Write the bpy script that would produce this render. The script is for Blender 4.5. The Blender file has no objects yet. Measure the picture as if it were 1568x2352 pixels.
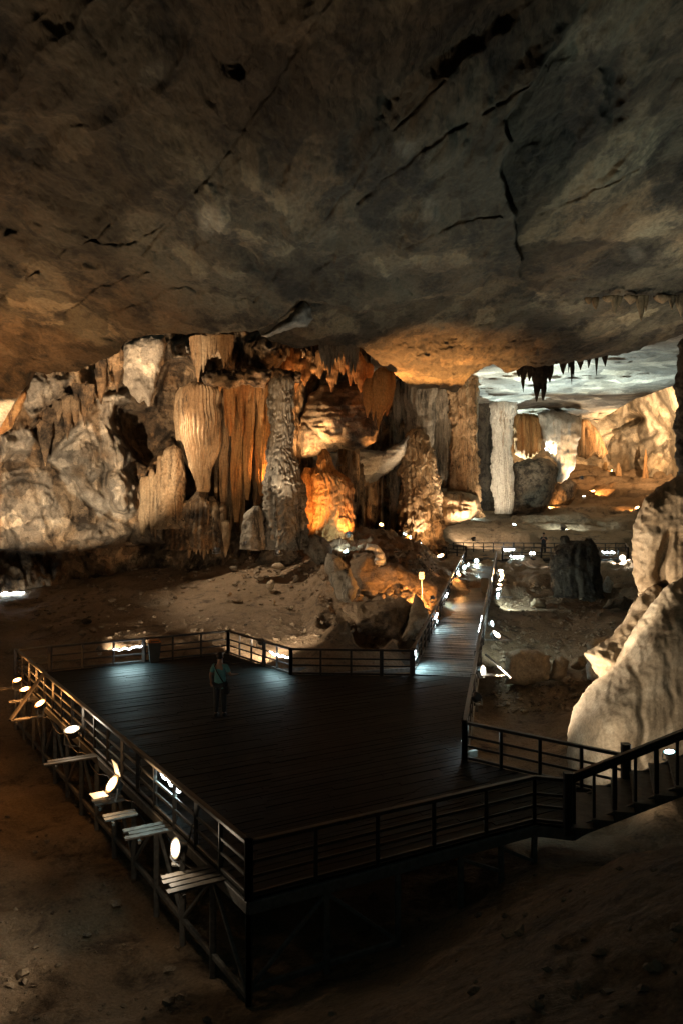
import bpy, bmesh, math, random
import numpy as np
from mathutils import Vector, Matrix
random.seed(7)
rng = np.random.default_rng(11)
S = bpy.context.scene
C = S.collection
R = math.radians

# ------------------------------------------------------------------ camera geometry
# measured on a 1568-wide print of the photograph: focal 1800, horizon row 1120
F, CX, HY, EYE = 1800.0, 784.0, 1120.0, 6.2
def P(px, py, d):
    return Vector(((px - CX) / F * d, d, EYE - (py - HY) / F * d))
def PN(px, py, d):
    px = np.asarray(px, float); py = np.asarray(py, float); d = np.asarray(d, float)
    return np.stack([(px - CX) / F * d, d + 0 * px, EYE - (py - HY) / F * d], -1)
def on_z(px, py, z=0.0):                     # point of a level surface seen at a pixel
    return P(px, py, F * (EYE - z) / (py - HY))

# ------------------------------------------------------------------ noise
def _h(ix, iy, iz, seed):
    n = (ix * 374761393 + iy * 668265263 + iz * 2147483647 + seed * 1274126177) & 0xFFFFFFFF
    n = ((n ^ (n >> 13)) * 1274126177) & 0xFFFFFFFF
    n = ((n ^ (n >> 15)) * 2246822519) & 0xFFFFFFFF
    return n ^ (n >> 16)
_G = np.array([[1,1,0],[-1,1,0],[1,-1,0],[-1,-1,0],[1,0,1],[-1,0,1],[1,0,-1],[-1,0,-1],[0,1,1],[0,-1,1],[0,1,-1],[0,-1,-1]], float)
def pn(p, seed=0):
    i = np.floor(p).astype(np.int64); f = p - i
    u = f * f * f * (f * (f * 6 - 15) + 10)
    out = np.zeros(p.shape[:-1])
    for dx in (0, 1):
        wx = u[..., 0] if dx else 1 - u[..., 0]
        for dy in (0, 1):
            wy = u[..., 1] if dy else 1 - u[..., 1]
            for dz in (0, 1):
                wz = u[..., 2] if dz else 1 - u[..., 2]
                g = _G[_h(i[..., 0] + dx, i[..., 1] + dy, i[..., 2] + dz, seed) % 12]
                out += wx * wy * wz * (g[..., 0] * (f[..., 0] - dx) + g[..., 1] * (f[..., 1] - dy) + g[..., 2] * (f[..., 2] - dz))
    return out
def fbm(p, octv=4, gain=.5, seed=0):
    a, s, o = 1.0, 0.0, 0
    for k in range(octv):
        s = s + a * pn(p * (2.03 ** k) + 17.3 * k, seed + k); a *= gain
    return s
def ridged(p, octv=4, gain=.5, seed=0):
    a, s = 1.0, 0.0
    for k in range(octv):
        s = s + a * (1 - 2 * np.abs(pn(p * (2.03 ** k) + 9.1 * k, seed + k))); a *= gain
    return s
def worley(p, seed=0):
    i = np.floor(p).astype(np.int64); f = p - i
    f1 = np.full(p.shape[:-1], 9.0); f2 = f1.copy(); idv = np.zeros(p.shape[:-1])
    for dx in (-1, 0, 1):
        for dy in (-1, 0, 1):
            for dz in (-1, 0, 1):
                h = _h(i[..., 0] + dx, i[..., 1] + dy, i[..., 2] + dz, seed)
                q = np.stack([dx + (h & 1023) / 1023., dy + ((h >> 10) & 1023) / 1023., dz + ((h >> 20) & 1023) / 1023.], -1)
                r = np.sqrt(((q - f) ** 2).sum(-1))
                idv = np.where(r < f1, ((h >> 5) & 255) / 255., idv)
                f2 = np.minimum(f2, np.maximum(f1, r)); f1 = np.minimum(f1, r)
    return f1, f2, idv
def sstep(a, b, x):
    t = np.clip((x - a) / (b - a), 0, 1); return t * t * (3 - 2 * t)
def sdf(px, py, poly):                       # signed distance, positive inside
    poly = np.asarray(poly, float); n = len(poly)
    d = np.full(np.shape(px), 1e9); ins = np.zeros(np.shape(px), bool)
    for k in range(n):
        a, b = poly[k], poly[(k + 1) % n]
        e = b - a; wx = px - a[0]; wy = py - a[1]
        t = np.clip((wx * e[0] + wy * e[1]) / (e @ e + 1e-9), 0, 1)
        d = np.minimum(d, np.hypot(wx - t * e[0], wy - t * e[1]))
        c = ((a[1] <= py) != (b[1] <= py))
        xi = a[0] + (py - a[1]) / (b[1] - a[1] + 1e-12) * e[0]
        ins ^= c & (px < xi)
    return np.where(ins, d, -d)
def linedist(px, py, pts):
    d = np.full(np.shape(px), 1e9)
    pts = np.asarray(pts, float)
    for a, b in zip(pts[:-1], pts[1:]):
        e = b - a; wx = px - a[0]; wy = py - a[1]
        t = np.clip((wx * e[0] + wy * e[1]) / (e @ e), 0, 1)
        d = np.minimum(d, np.hypot(wx - t * e[0], wy - t * e[1]))
    return d
def blob(px, py, cx, cy, rx, ry, ang=0, k=1.0):
    c, s = math.cos(R(ang)), math.sin(R(ang))
    u = ((px - cx) * c + (py - cy) * s) / rx; v = (-(px - cx) * s + (py - cy) * c) / ry
    return np.exp(-(u * u + v * v) ** k)

# ------------------------------------------------------------------ object helpers
def tag(o, label=None, cat=None, group=None, kind=None):
    if label: o['label'] = label
    if cat: o['category'] = cat
    if group: o['group'] = group
    if kind: o['kind'] = kind
    return o
def thing(name, label, cat, loc=(0, 0, 0), rz=0, group=None):
    o = bpy.data.objects.new(name, None); C.objects.link(o)
    o.empty_display_size = .1
    o.location = loc; o.rotation_euler = (0, 0, rz)
    return tag(o, label, cat, group)
def link(name, me, mat, parent=None):
    o = bpy.data.objects.new(name, me); C.objects.link(o)
    if mat is not None: me.materials.append(mat)
    if parent is not None: o.parent = parent
    return o
def np_mesh(name, V, faces, smooth=True, attrs=None):
    me = bpy.data.meshes.new(name)
    V = np.asarray(V, np.float32).reshape(-1, 3); faces = np.asarray(faces, np.int32)
    k = faces.shape[1]
    me.vertices.add(len(V)); me.vertices.foreach_set('co', V.ravel())
    me.loops.add(faces.size); me.loops.foreach_set('vertex_index', faces.ravel())
    me.polygons.add(len(faces))
    me.polygons.foreach_set('loop_start', np.arange(0, faces.size, k, dtype=np.int32))
    me.polygons.foreach_set('loop_total', np.full(len(faces), k, np.int32))
    me.polygons.foreach_set('use_smooth', np.full(len(faces), smooth))
    for an, av in (attrs or {}).items():
        a = me.attributes.new(an, 'FLOAT', 'POINT')
        a.data.foreach_set('value', np.asarray(av, np.float32).ravel())
    me.update(calc_edges=True); me.validate()
    return me
def gridfaces(nr, nc, wrap=False):
    r = np.arange(nr - 1)[:, None]; c = np.arange(nc if wrap else nc - 1)[None, :]
    c2 = (c + 1) % nc
    a = r * nc + c; b = r * nc + c2; d = (r + 1) * nc + c; e = (r + 1) * nc + c2
    return np.stack([a, b, e, d], -1).reshape(-1, 4)

class MB:                                    # collects simple solids into one mesh
    def __init__(s): s.v = []; s.f = []
    def add(s, vs, fs):
        b = len(s.v); s.v += [tuple(v) for v in vs]; s.f += [tuple(b + i for i in f) for f in fs]; return s
    def bar(s, a, b, w, h=None, up=(0, 0, 1)):
        a = Vector(a); b = Vector(b); h = h or w
        ax = (b - a).normalized(); u = Vector(up)
        if abs(ax.dot(u)) > .95: u = Vector((0, 1, 0)) if abs(ax.y) < .9 else Vector((1, 0, 0))
        sd = ax.cross(u).normalized(); u = sd.cross(ax).normalized()
        vs = []
        c = min(w, h) * .14
        prof = [(-w/2+c, -h/2), (w/2-c, -h/2), (w/2, -h/2+c), (w/2, h/2-c), (w/2-c, h/2), (-w/2+c, h/2), (-w/2, h/2-c), (-w/2, -h/2+c)]
        for p in (a, b):
            vs += [p + sd * x + u * y for x, y in prof]
        fs = [(i, (i + 1) % 8, 8 + (i + 1) % 8, 8 + i) for i in range(8)] + [tuple(range(7, -1, -1)), tuple(range(8, 16))]
        return s.add(vs, fs)
    def tube(s, pts, r, n=8, cap=True):
        pts = [Vector(p) for p in pts]; rr = r if hasattr(r, '__len__') else [r] * len(pts)
        vs = []
        ref = Vector((0, 0, 1))
        for i, p in enumerate(pts):
            ax = (pts[min(i + 1, len(pts) - 1)] - pts[max(i - 1, 0)]).normalized()
            q = ref if abs(ax.dot(ref)) < .9 else Vector((1, 0, 0))
            sd = ax.cross(q).normalized(); u = sd.cross(ax)
            vs += [p + (sd * math.cos(t * 2 * math.pi / n) + u * math.sin(t * 2 * math.pi / n)) * rr[i] for t in range(n)]
        fs = [(i * n + t, i * n + (t + 1) % n, (i + 1) * n + (t + 1) % n, (i + 1) * n + t) for i in range(len(pts) - 1) for t in range(n)]
        if cap:
            fs += [tuple(range(n - 1, -1, -1)), tuple(range((len(pts) - 1) * n, len(pts) * n))]
        return s.add(vs, fs)
    def lathe(s, prof, n=20, M=None):        # prof: (r, z) from one cap to the other
        M = M or Matrix()
        vs = [M @ Vector((r * math.cos(2 * math.pi * t / n), r * math.sin(2 * math.pi * t / n), z)) for r, z in prof for t in range(n)]
        m = len(prof)
        fs = [(i * n + t, i * n + (t + 1) % n, (i + 1) * n + (t + 1) % n, (i + 1) * n + t) for i in range(m - 1) for t in range(n)]
        fs += [tuple(range(n - 1, -1, -1)), tuple(range((m - 1) * n, m * n))]
        return s.add(vs, fs)
    def box(s, c, sz, M=None):
        M = M or Matrix(); c = Vector(c); x, y, z = (v / 2 for v in sz)
        vs = [M @ (c + Vector((i * x, j * y, k * z))) for i in (-1, 1) for j in (-1, 1) for k in (-1, 1)]
        return s.add(vs, [(0, 1, 3, 2), (4, 6, 7, 5), (0, 4, 5, 1), (2, 3, 7, 6), (0, 2, 6, 4), (1, 5, 7, 3)])
    def prism(s, top, t):                    # polygon (list of points, counter clockwise) thickened downwards
        n = len(top)
        vs = [Vector(p) for p in top] + [Vector(p) - Vector((0, 0, t)) for p in top]
        return s.add(vs, [tuple(range(n)), tuple(range(2 * n - 1, n - 1, -1))] + [(i, n + i, n + (i + 1) % n, (i + 1) % n) for i in range(n)])
    def build(s, name, mat, parent=None, smooth=False):
        me = bpy.data.meshes.new(name); me.from_pydata(s.v, [], s.f); me.update()
        if smooth:
            for p in me.polygons: p.use_smooth = True
        return link(name, me, mat, parent)

# ------------------------------------------------------------------ materials
def newmat(name):
    m = bpy.data.materials.new(name); m.use_nodes = True
    nt = m.node_tree; b = nt.nodes['Principled BSDF']
    return m, nt, b
def N(nt, t, **kw):
    n = nt.nodes.new(t)
    for k, v in kw.items():
        if k in n.inputs: n.inputs[k].default_value = v
        else: setattr(n, k, v)
    return n
def ramp(nt, fac, stops):
    r = nt.nodes.new('ShaderNodeValToRGB'); e = r.color_ramp.elements
    while len(e) < len(stops): e.new(.5)
    for k, (p, c) in enumerate(stops):
        e[k].position = p; e[k].color = (*c, 1) if len(c) == 3 else c
    nt.links.new(fac, r.inputs[0]); return r
def mixc(nt, fac, a, b, mode='MIX'):
    m = nt.nodes.new('ShaderNodeMix'); m.data_type = 'RGBA'; m.blend_type = mode
    for s, v in ((m.inputs[0], fac), (m.inputs[6], a), (m.inputs[7], b)):
        if hasattr(v, 'links'): nt.links.new(v, s)
        else: s.default_value = (*v, 1) if isinstance(v, tuple) else v
    return m.outputs[2]
def rockmat(name, base, alt, stain_shade, scale=.25, streak=False, sc3=None, patch=0, bump=.6, fine=3.0, rough=.85, dark=.35, pale=None, bdist=.18):
    """limestone: two body colours, dark stains of their own shape, pale calcite and painted hollow darkness where the attributes ask, fine relief"""
    m, nt, b = newmat(name); L = nt.links.new
    tc = N(nt, 'ShaderNodeTexCoord'); mp = N(nt, 'ShaderNodeMapping')
    L(tc.outputs['Object'], mp.inputs[0])
    if streak: mp.inputs['Scale'].default_value = (1, 1, .16)
    if sc3: mp.inputs['Scale'].default_value = sc3
    n1 = N(nt, 'ShaderNodeTexNoise', Scale=scale, Detail=9.0, Roughness=.66, Distortion=.1); L(mp.outputs[0], n1.inputs['Vector'])
    n2 = N(nt, 'ShaderNodeTexNoise', Scale=scale * 2.7, Detail=10.0, Roughness=.74, Distortion=.25); L(mp.outputs[0], n2.inputs['Vector'])
    n3 = N(nt, 'ShaderNodeTexNoise', Scale=fine * 3, Detail=6.0, Roughness=.7); L(mp.outputs[0] if sc3 else tc.outputs['Object'], n3.inputs['Vector'])
    c = mixc(nt, ramp(nt, n1.outputs[0], [(.42, (0, 0, 0)), (.60, (1, 1, 1))]).outputs[0], base, alt)
    st = ramp(nt, n2.outputs[0], [(dark, (1, 1, 1)), (dark + .12, (0, 0, 0))]).outputs[0]
    c = mixc(nt, st, c, stain_shade)
    a = N(nt, 'ShaderNodeAttribute', attribute_name='pale'); a2 = N(nt, 'ShaderNodeAttribute', attribute_name='stain_shade')
    c = mixc(nt, a.outputs['Fac'], c, pale or tuple(min(.62, x * 1.5 + .12) for x in base))
    c = mixc(nt, a2.outputs['Fac'], c, stain_shade)
    if patch:                                # mottled plates: every cell its own lightness, edges broken by noise
        wp = N(nt, 'ShaderNodeVectorMath', operation='MULTIPLY_ADD'); L(n1.outputs['Color'], wp.inputs[0]); wp.inputs[1].default_value = (2.2 / patch * .35,) * 3; L(mp.outputs[0], wp.inputs[2])
        for sc_, lo, hi in ((patch, .50, 1.55), (patch * 2.6, .58, 1.42)):
            vo = N(nt, 'ShaderNodeTexVoronoi', Scale=sc_); vo.feature = 'SMOOTH_F1'; vo.inputs['Smoothness'].default_value = .12; L(wp.outputs[0], vo.inputs['Vector'])
            sp = N(nt, 'ShaderNodeSeparateColor'); L(vo.outputs['Color'], sp.inputs[0])
            c = mixc(nt, 1.0, c, ramp(nt, sp.outputs[0], [(0, (lo,) * 3), (.55, (lo + .25,) * 3), (1, (hi, hi * .98, hi * .94))]).outputs[0], 'MULTIPLY')
    g = ramp(nt, n3.outputs[0], [(.3, (.62, .62, .62)), (.7, (1.3, 1.3, 1.3))]).outputs[0]
    c = mixc(nt, 1.0, c, g, 'MULTIPLY')
    L(c, b.inputs['Base Color']); b.inputs['Roughness'].default_value = rough
    b.inputs['Specular IOR Level'].default_value = .25
    v = N(nt, 'ShaderNodeTexNoise', Scale=fine, Detail=10.0, Roughness=.68, Distortion=.4); L(mp.outputs[0], v.inputs['Vector'])
    w = N(nt, 'ShaderNodeTexVoronoi', Scale=fine * .7); L(mp.outputs[0], w.inputs['Vector'])
    ad = N(nt, 'ShaderNodeMath', operation='MULTIPLY_ADD'); L(w.outputs['Distance'], ad.inputs[0]); ad.inputs[1].default_value = .35; L(v.outputs[0], ad.inputs[2])
    bp = N(nt, 'ShaderNodeBump', Strength=bump, Distance=bdist); L(ad.outputs[0], bp.inputs['Height']); L(bp.outputs[0], b.inputs['Normal'])
    return m
def plain(name, col, rough=.6, metal=0.0, spec=.4, var=.35, scale=6.0, stretch=None, bump=0.0, wear=0):
    m, nt, b = newmat(name); L = nt.links.new
    tc = N(nt, 'ShaderNodeTexCoord'); mp = N(nt, 'ShaderNodeMapping'); L(tc.outputs['Object'], mp.inputs[0])
    if stretch: mp.inputs['Scale'].default_value = stretch
    n = N(nt, 'ShaderNodeTexNoise', Scale=scale, Detail=6.0, Roughness=.65); L(mp.outputs[0], n.inputs['Vector'])
    c = ramp(nt, n.outputs[0], [(.3, tuple(x * (1 - var) for x in col)), (.7, tuple(min(1, x * (1 + var)) for x in col))])
    L(c.outputs[0], b.inputs['Base Color'])
    if wear:                                 # walked-on patches: paler and smoother than the rest
        n2 = N(nt, 'ShaderNodeTexNoise', Scale=.55, Detail=7.0, Roughness=.7); L(tc.outputs['Object'], n2.inputs['Vector'])
        wm = ramp(nt, n2.outputs[0], [(.46, (0, 0, 0)), (.66, (1, 1, 1))]).outputs[0]
        L(mixc(nt, wm, c.outputs[0], tuple(min(1, x * wear) for x in col)), b.inputs['Base Color'])
    b.inputs['Roughness'].default_value = rough; b.inputs['Metallic'].default_value = metal; b.inputs['Specular IOR Level'].default_value = spec
    if bump:
        bp = N(nt, 'ShaderNodeBump', Strength=bump, Distance=.02); L(n.outputs[0], bp.inputs['Height']); L(bp.outputs[0], b.inputs['Normal'])
    return m
def glow(name, col, strength):
    m, nt, b = newmat(name)
    b.inputs['Base Color'].default_value = (*col, 1); b.inputs['Emission Color'].default_value = (*col, 1); b.inputs['Emission Strength'].default_value = strength
    b.inputs['Roughness'].default_value = .3
    return m
WARM, AMBER, COOL, NEUT = (1, .60, .28), (1, .42, .11), (.80, .99, .92), (1, .80, .56)
M = dict(
    ceil=rockmat('ceiling_limestone', (.155, .140, .100), (.160, .118, .074), (.048, .044, .036), scale=.34, bump=.95, fine=4.2, dark=.40, bdist=.14, sc3=(1, .36, .8), patch=.42),
    wall=rockmat('wall_limestone', (.26, .185, .115), (.20, .115, .055), (.045, .03, .018), scale=.30, bump=.9, fine=3.0, dark=.40, patch=.5, pale=(.50, .43, .34), bdist=.25),
    white=rockmat('pale_limestone', (.46, .44, .40), (.36, .33, .28), (.17, .14, .10), scale=.22, bump=.6, patch=.3, fine=2.4, dark=.29, bdist=.25),
    flow=rockmat('flowstone', (.29, .205, .12), (.19, .11, .052), (.045, .03, .018), scale=.9, streak=True, bump=.8, fine=2.6, dark=.36, bdist=.14),
    orange=rockmat('ochre_flowstone', (.34, .19, .075), (.25, .105, .032), (.07, .032, .013), scale=.9, streak=True, bump=.8, fine=2.8, dark=.34, bdist=.14),
    grey=rockmat('grey_flowstone', (.24, .21, .165), (.16, .13, .095), (.04, .035, .027), scale=.8, streak=True, bump=.9, fine=2.6, dark=.37, bdist=.16),
    calcite=rockmat('white_calcite', (.55, .53, .48), (.46, .42, .36), (.26, .20, .14), scale=.9, streak=True, bump=.7, fine=3.0, dark=.33, bdist=.12),
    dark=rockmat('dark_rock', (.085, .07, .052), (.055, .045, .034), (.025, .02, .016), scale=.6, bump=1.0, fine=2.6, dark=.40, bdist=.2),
    rock=rockmat('boulder_rock', (.20, .16, .115), (.14, .10, .065), (.045, .035, .026), scale=.55, bump=1.0, fine=2.4, dark=.42, bdist=.2),
    tan=rockmat('tan_boulder', (.36, .285, .20), (.27, .195, .12), (.10, .07, .045), scale=.45, bump=.5, fine=4.2, dark=.24, bdist=.07, pale=(.5, .43, .33)),
    sand=rockmat('sandy_ground', (.26, .185, .12), (.20, .14, .085), (.085, .06, .04), scale=.35, bump=1.0, fine=5.5, dark=.36, bdist=.12, pale=(.34, .29, .22)),
    rubble=rockmat('rubble_stone', (.30, .23, .16), (.20, .15, .10), (.10, .07, .05), scale=1.7, bump=.5, fine=8, dark=.38, bdist=.03),
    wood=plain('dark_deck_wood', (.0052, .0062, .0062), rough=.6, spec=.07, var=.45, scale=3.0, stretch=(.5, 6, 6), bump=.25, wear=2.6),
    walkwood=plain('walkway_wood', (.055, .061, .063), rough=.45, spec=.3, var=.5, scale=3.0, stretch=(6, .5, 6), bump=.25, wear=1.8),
    beam=plain('weathered_beam', (.16, .15, .135), rough=.6, var=.4, scale=8, bump=.2),
    rail=plain('dark_painted_rail', (.030, .026, .023), rough=.45, var=.4, scale=8, bump=.15),
    board=plain('grey_ledge_board', (.13, .112, .092), rough=.6, var=.35, scale=7, bump=.25),
    metal=plain('lamp_housing', (.10, .10, .10), rough=.4, metal=.6, var=.25),
    steel=plain('galvanised_steel', (.35, .35, .34), rough=.35, metal=.8, var=.25),
    plastic=plain('bin_plastic', (.035, .045, .045), rough=.45, var=.3),
    lid=plain('orange_lid', (.42, .15, .03), rough=.45, var=.25),
    cable=plain('black_cable', (.02, .02, .02), rough=.5),
    white_paint=plain('white_paint', (.42, .40, .36), rough=.5, var=.12),
    skin=plain('skin', (.33, .19, .125), rough=.5, var=.1), hair=plain('black_hair', (.012, .01, .01), rough=.5),
    teal=plain('teal_shirt', (.12, .30, .29), rough=.8, var=.2, scale=14), trousers=plain('dark_trousers', (.03, .033, .036), rough=.8, var=.3, scale=14),
    navy=plain('navy_shirt', (.02, .035, .05), rough=.8), shoe=plain('shoe_rubber', (.02, .02, .02), rough=.6), black=plain('black_fabric', (.012, .012, .012), rough=.8),
    gcool=glow('cool_lamp_glass', (.80, .97, 1.0), 12), gwarm=glow('warm_lamp_glass', (1, .74, .42), 12), gamber=glow('amber_lamp_glass', (1, .62, .26), 10), gled=glow('white_rope_light', (.85, .96, 1.0), 14), gneut=glow('neutral_lamp_glass', (1, .93, .8), 12),
    rcool=glow('cool_lamp_halo', (.30, .85, .85), .30), rwarm=glow('warm_lamp_halo', (1, .45, .13), .40), ramber=glow('amber_lamp_halo', (1, .36, .06), .40), rneut=glow('neutral_lamp_halo', (1, .70, .38), .35),  # faintly glowing rims that paint a halo round each lamp glass
)
# ================================================================== the cave shell
def interp(x, pts):
    pts = sorted(pts); return np.interp(x, [p[0] for p in pts], [p[1] for p in pts])
LIP = [(-500,1085),(-100,1010),(0,985),(20,950),(58,889),(67,858),(175,856),(270,813),(290,784),(350,771),(500,769),(595,764),(622,786),(690,803),(760,792),
       (830,800),(880,845),(897,857),(958,896),(1003,893),(1046,902),(1062,884),(1087,858),(1132,838),(1165,856),(1194,846),(1250,842),(1300,836),(1380,822),(1440,812),(1480,800),(1550,774),(1600,758),(2070,680)]
SLAB = [(-900,1300),(594,1300),(595,764),(640,735),(665,719),(692,690),(720,695),(760,706),(820,718),(880,718),(920,702),(960,692),(1010,684),(1060,680),(1110,662),(1128,638),(1195,640),(1200,600),
        (1185,560),(1190,500),(1165,450),(1150,410),(1172,330),(1160,280),(1250,150),(1420,-100),(1700,-900),(-900,-1600)]
CRACKS = [[(590,690),(640,620),(700,560),(760,490),(830,400),(870,330),(940,270),(1020,190)], [(330,580),(400,500),(470,420),(540,330),(600,240),(660,160),(720,60),(760,0)],
          [(85,632),(150,572),(215,560),(270,500)], [(820,470),(900,405),(960,360),(1040,300),(1130,250)], [(920,580),(1000,530),(1150,500)], [(150,720),(230,660),(345,625)],
          [(1290,470),(1400,430),(1470,390)], [(900,640),(950,672)], [(215,560),(300,560),(370,520),(420,470)], [(0,690),(60,640),(85,632)], [(1130,250),(1210,200),(1250,150)], [(250,720),(400,660),(590,690)]]
PITS = [(556,160,26,22,20,.05),(626,388,27,58,0,.07),(1112,325,55,42,20,.02),(1412,205,26,100,5,.07),(78,335,48,52,0,.04),(235,598,72,20,5,.05),(25,530,16,16,0,.05),(1170,560,32,80,10,.02),(880,220,26,40,0,.03),(1040,470,50,70,30,.02),(700,620,110,60,-20,.03),(960,630,160,40,0,.03),(120,445,40,30,0,.03)]

def make_ceiling():
    xs = np.concatenate([np.arange(-500, -60, 14.0), np.arange(-60, 1640, 3.0), np.arange(1640, 2080, 14.0)])
    t = np.concatenate([np.linspace(0, .435, 44)[:-1], np.linspace(.435, 1, 410)])[:, None]; nr = len(t)
    lip = interp(xs, LIP)[None, :] + 5 * pn(np.stack([xs / 23., xs * 0, xs * 0], -1), 3)[None, :]
    PX = np.broadcast_to(xs[None, :], (nr, len(xs))).copy(); PY = -700 + (lip + 700) * t
    hB = 6.6
    dB = F * hB / np.maximum(1120 - PY, 25)
    dmax = interp(xs, [(-500,30),(0,38),(200,41),(620,44),(880,60),(1000,68),(1300,56),(1600,50),(2070,46)])[None, :]
    d = (dB ** -4 + dmax ** -4) ** -.25
    jx = PX + 10 * pn(np.stack([PX / 40, PY / 40, PX * 0], -1), 5); jy = PY + 8 * pn(np.stack([PX / 30, PY / 30, PX * 0 + 4], -1), 6)
    s = sdf(jx, jy, SLAB)
    fade = np.maximum(sstep(-150, 420, PY), sstep(0, 420, s)); fade = np.where(PX < 800, np.maximum(fade, sstep(900, 600, PX)), fade)
    w = sstep(-2, 4, s) * fade
    d = d * (1 - .17 * w)
    p0 = PN(PX, PY, d)
    q = p0 * np.array([1, .42, 1])
    d = d * (1 + .05 * fbm(q * .11, 3, .5, 21) + .020 * fbm(q * .35, 3, .5, 31))
    wob0 = 12 * fbm(np.stack([PX / 30, PY / 40, PX * 0 + 3], -1), 3, .6, 17)
    f1, f2, cid = worley(q * np.array([.30, .22, .3]) + .25 * fbm(q * .5, 3, .5, 8)[..., None], 41)
    low = 1 - .75 * sstep(520, 720, PY)
    d = d * (1 + .040 * low * (cid - .5) * sstep(.02, .16, f2 - f1))
    f1, f2, cid = worley(q * .9 + .3 * fbm(q * 1.2, 2, .5, 18)[..., None], 43)
    d = d * (1 + .009 * low * (cid - .5) * sstep(.02, .3, f2 - f1)) * (1 + .006 * ridged(q * 1.6, 3, .55, 44))
    d = d * (1 - .012 * sstep(-3, 3, 690 + wob0 * .6 - PY) * sstep(1320, 1360, PX))
    fu = (PX * .77 + PY * .64) / 190 + .35 * fbm(np.stack([PX / 260, PY / 260, PX * 0], -1), 3, .5, 57)
    d = d * (1 - .022 * low * ridged(np.stack([fu, PY / 1500, PX * 0 + 3], -1), 3, .45, 58))
    stain_shade = np.zeros_like(d)
    wob = 14 * pn(np.stack([PX / 60, PY / 60, PX * 0 + 9], -1), 7) + 7 * pn(np.stack([PX / 22, PY / 22, PX * 0 + 2], -1), 9)
    for k, c in enumerate(CRACKS):
        ld = linedist(PX + wob, PY - wob, c); wd = 3.4 + 2.0 * pn(np.stack([PX / 60, PY / 60, PX * 0 + k], -1), 70)
        g = np.exp(-(ld / wd) ** 2); g = g * sstep(-.5, -.15, pn(np.stack([PX / 70, PY / 70, PX * 0 + 5 * k], -1), 71)); d = d * (1 + .009 * g + .008 * sstep(46, 0, ld) * (1 if k % 2 else -1)); stain_shade = np.maximum(stain_shade, .22 * g)
    for cx, cy, rx, ry, an, am in PITS:
        b = blob(PX + wob * 1.8, PY + wob * 1.3, cx, cy, rx, ry, an, 1.4); d = d * (1 + .4 * am * b); stain_shade = np.maximum(stain_shade, .5 * b)  # recesses also get their shade painted into the colour
    pale = .55 * blob(PX + wob, PY, 483, 515, 32, 42, 0, 3) + .5 * blob(PX + wob, PY, 360, 175, 45, 28, -20, 3) + .45 * blob(PX, PY + wob, 1460, 580, 22, 16, 0, 2) + .4 * blob(PX, PY + wob, 930, 345, 25, 32, 0, 2) + .4 * blob(PX, PY + wob, 990, 490, 20, 25, 0, 2) + .35 * blob(PX, PY + wob, 655, 175, 12, 25, 0, 2)
    V = PN(PX, PY, d)
    q = V.copy()
    V[..., 2] += .07 * fbm(q * np.array([1.1, .5, 1.1]), 4, .55, 51) + .03 * ridged(q * np.array([3.1, 1.2, 3.1]), 3, .5, 52)
    # behind the lip the rock turns up and back
    last = V[-1]; ext = []
    for k, (up, bk) in enumerate([(.25, .25), (.7, .9), (1.5, 2.0), (3.0, 3.5), (6, 5)]):
        e = last.copy(); rad = np.stack([e[:, 0] * 0, np.ones(len(e)), e[:, 0] * 0], -1); e = e + rad * bk; e[:, 2] += up + .3 * pn(e * .6, 60 + k); ext.append(e)
    first = V[0]; pre = []
    for k, (bk, up) in enumerate([(18, 2.0), (9, 1.0), (4, .4)]):
        e = first.copy(); e[:, 1] -= bk; e[:, 2] += up; pre.append(e)
    A = np.concatenate([np.stack(pre), V, np.stack(ext)], 0)
    z3 = np.zeros((3, len(xs))); z5 = np.zeros((5, len(xs)))
    me = np_mesh('cave_ceiling', A, gridfaces(A.shape[0], A.shape[1]), True, {'stain_shade': np.concatenate([z3, stain_shade, z5], 0), 'pale': np.concatenate([z3, pale, z5], 0)})
    tag(link('cave_ceiling', me, M['ceil']), 'dark fissured limestone ceiling sloping over the whole chamber', kind='structure')
make_ceiling()

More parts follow.
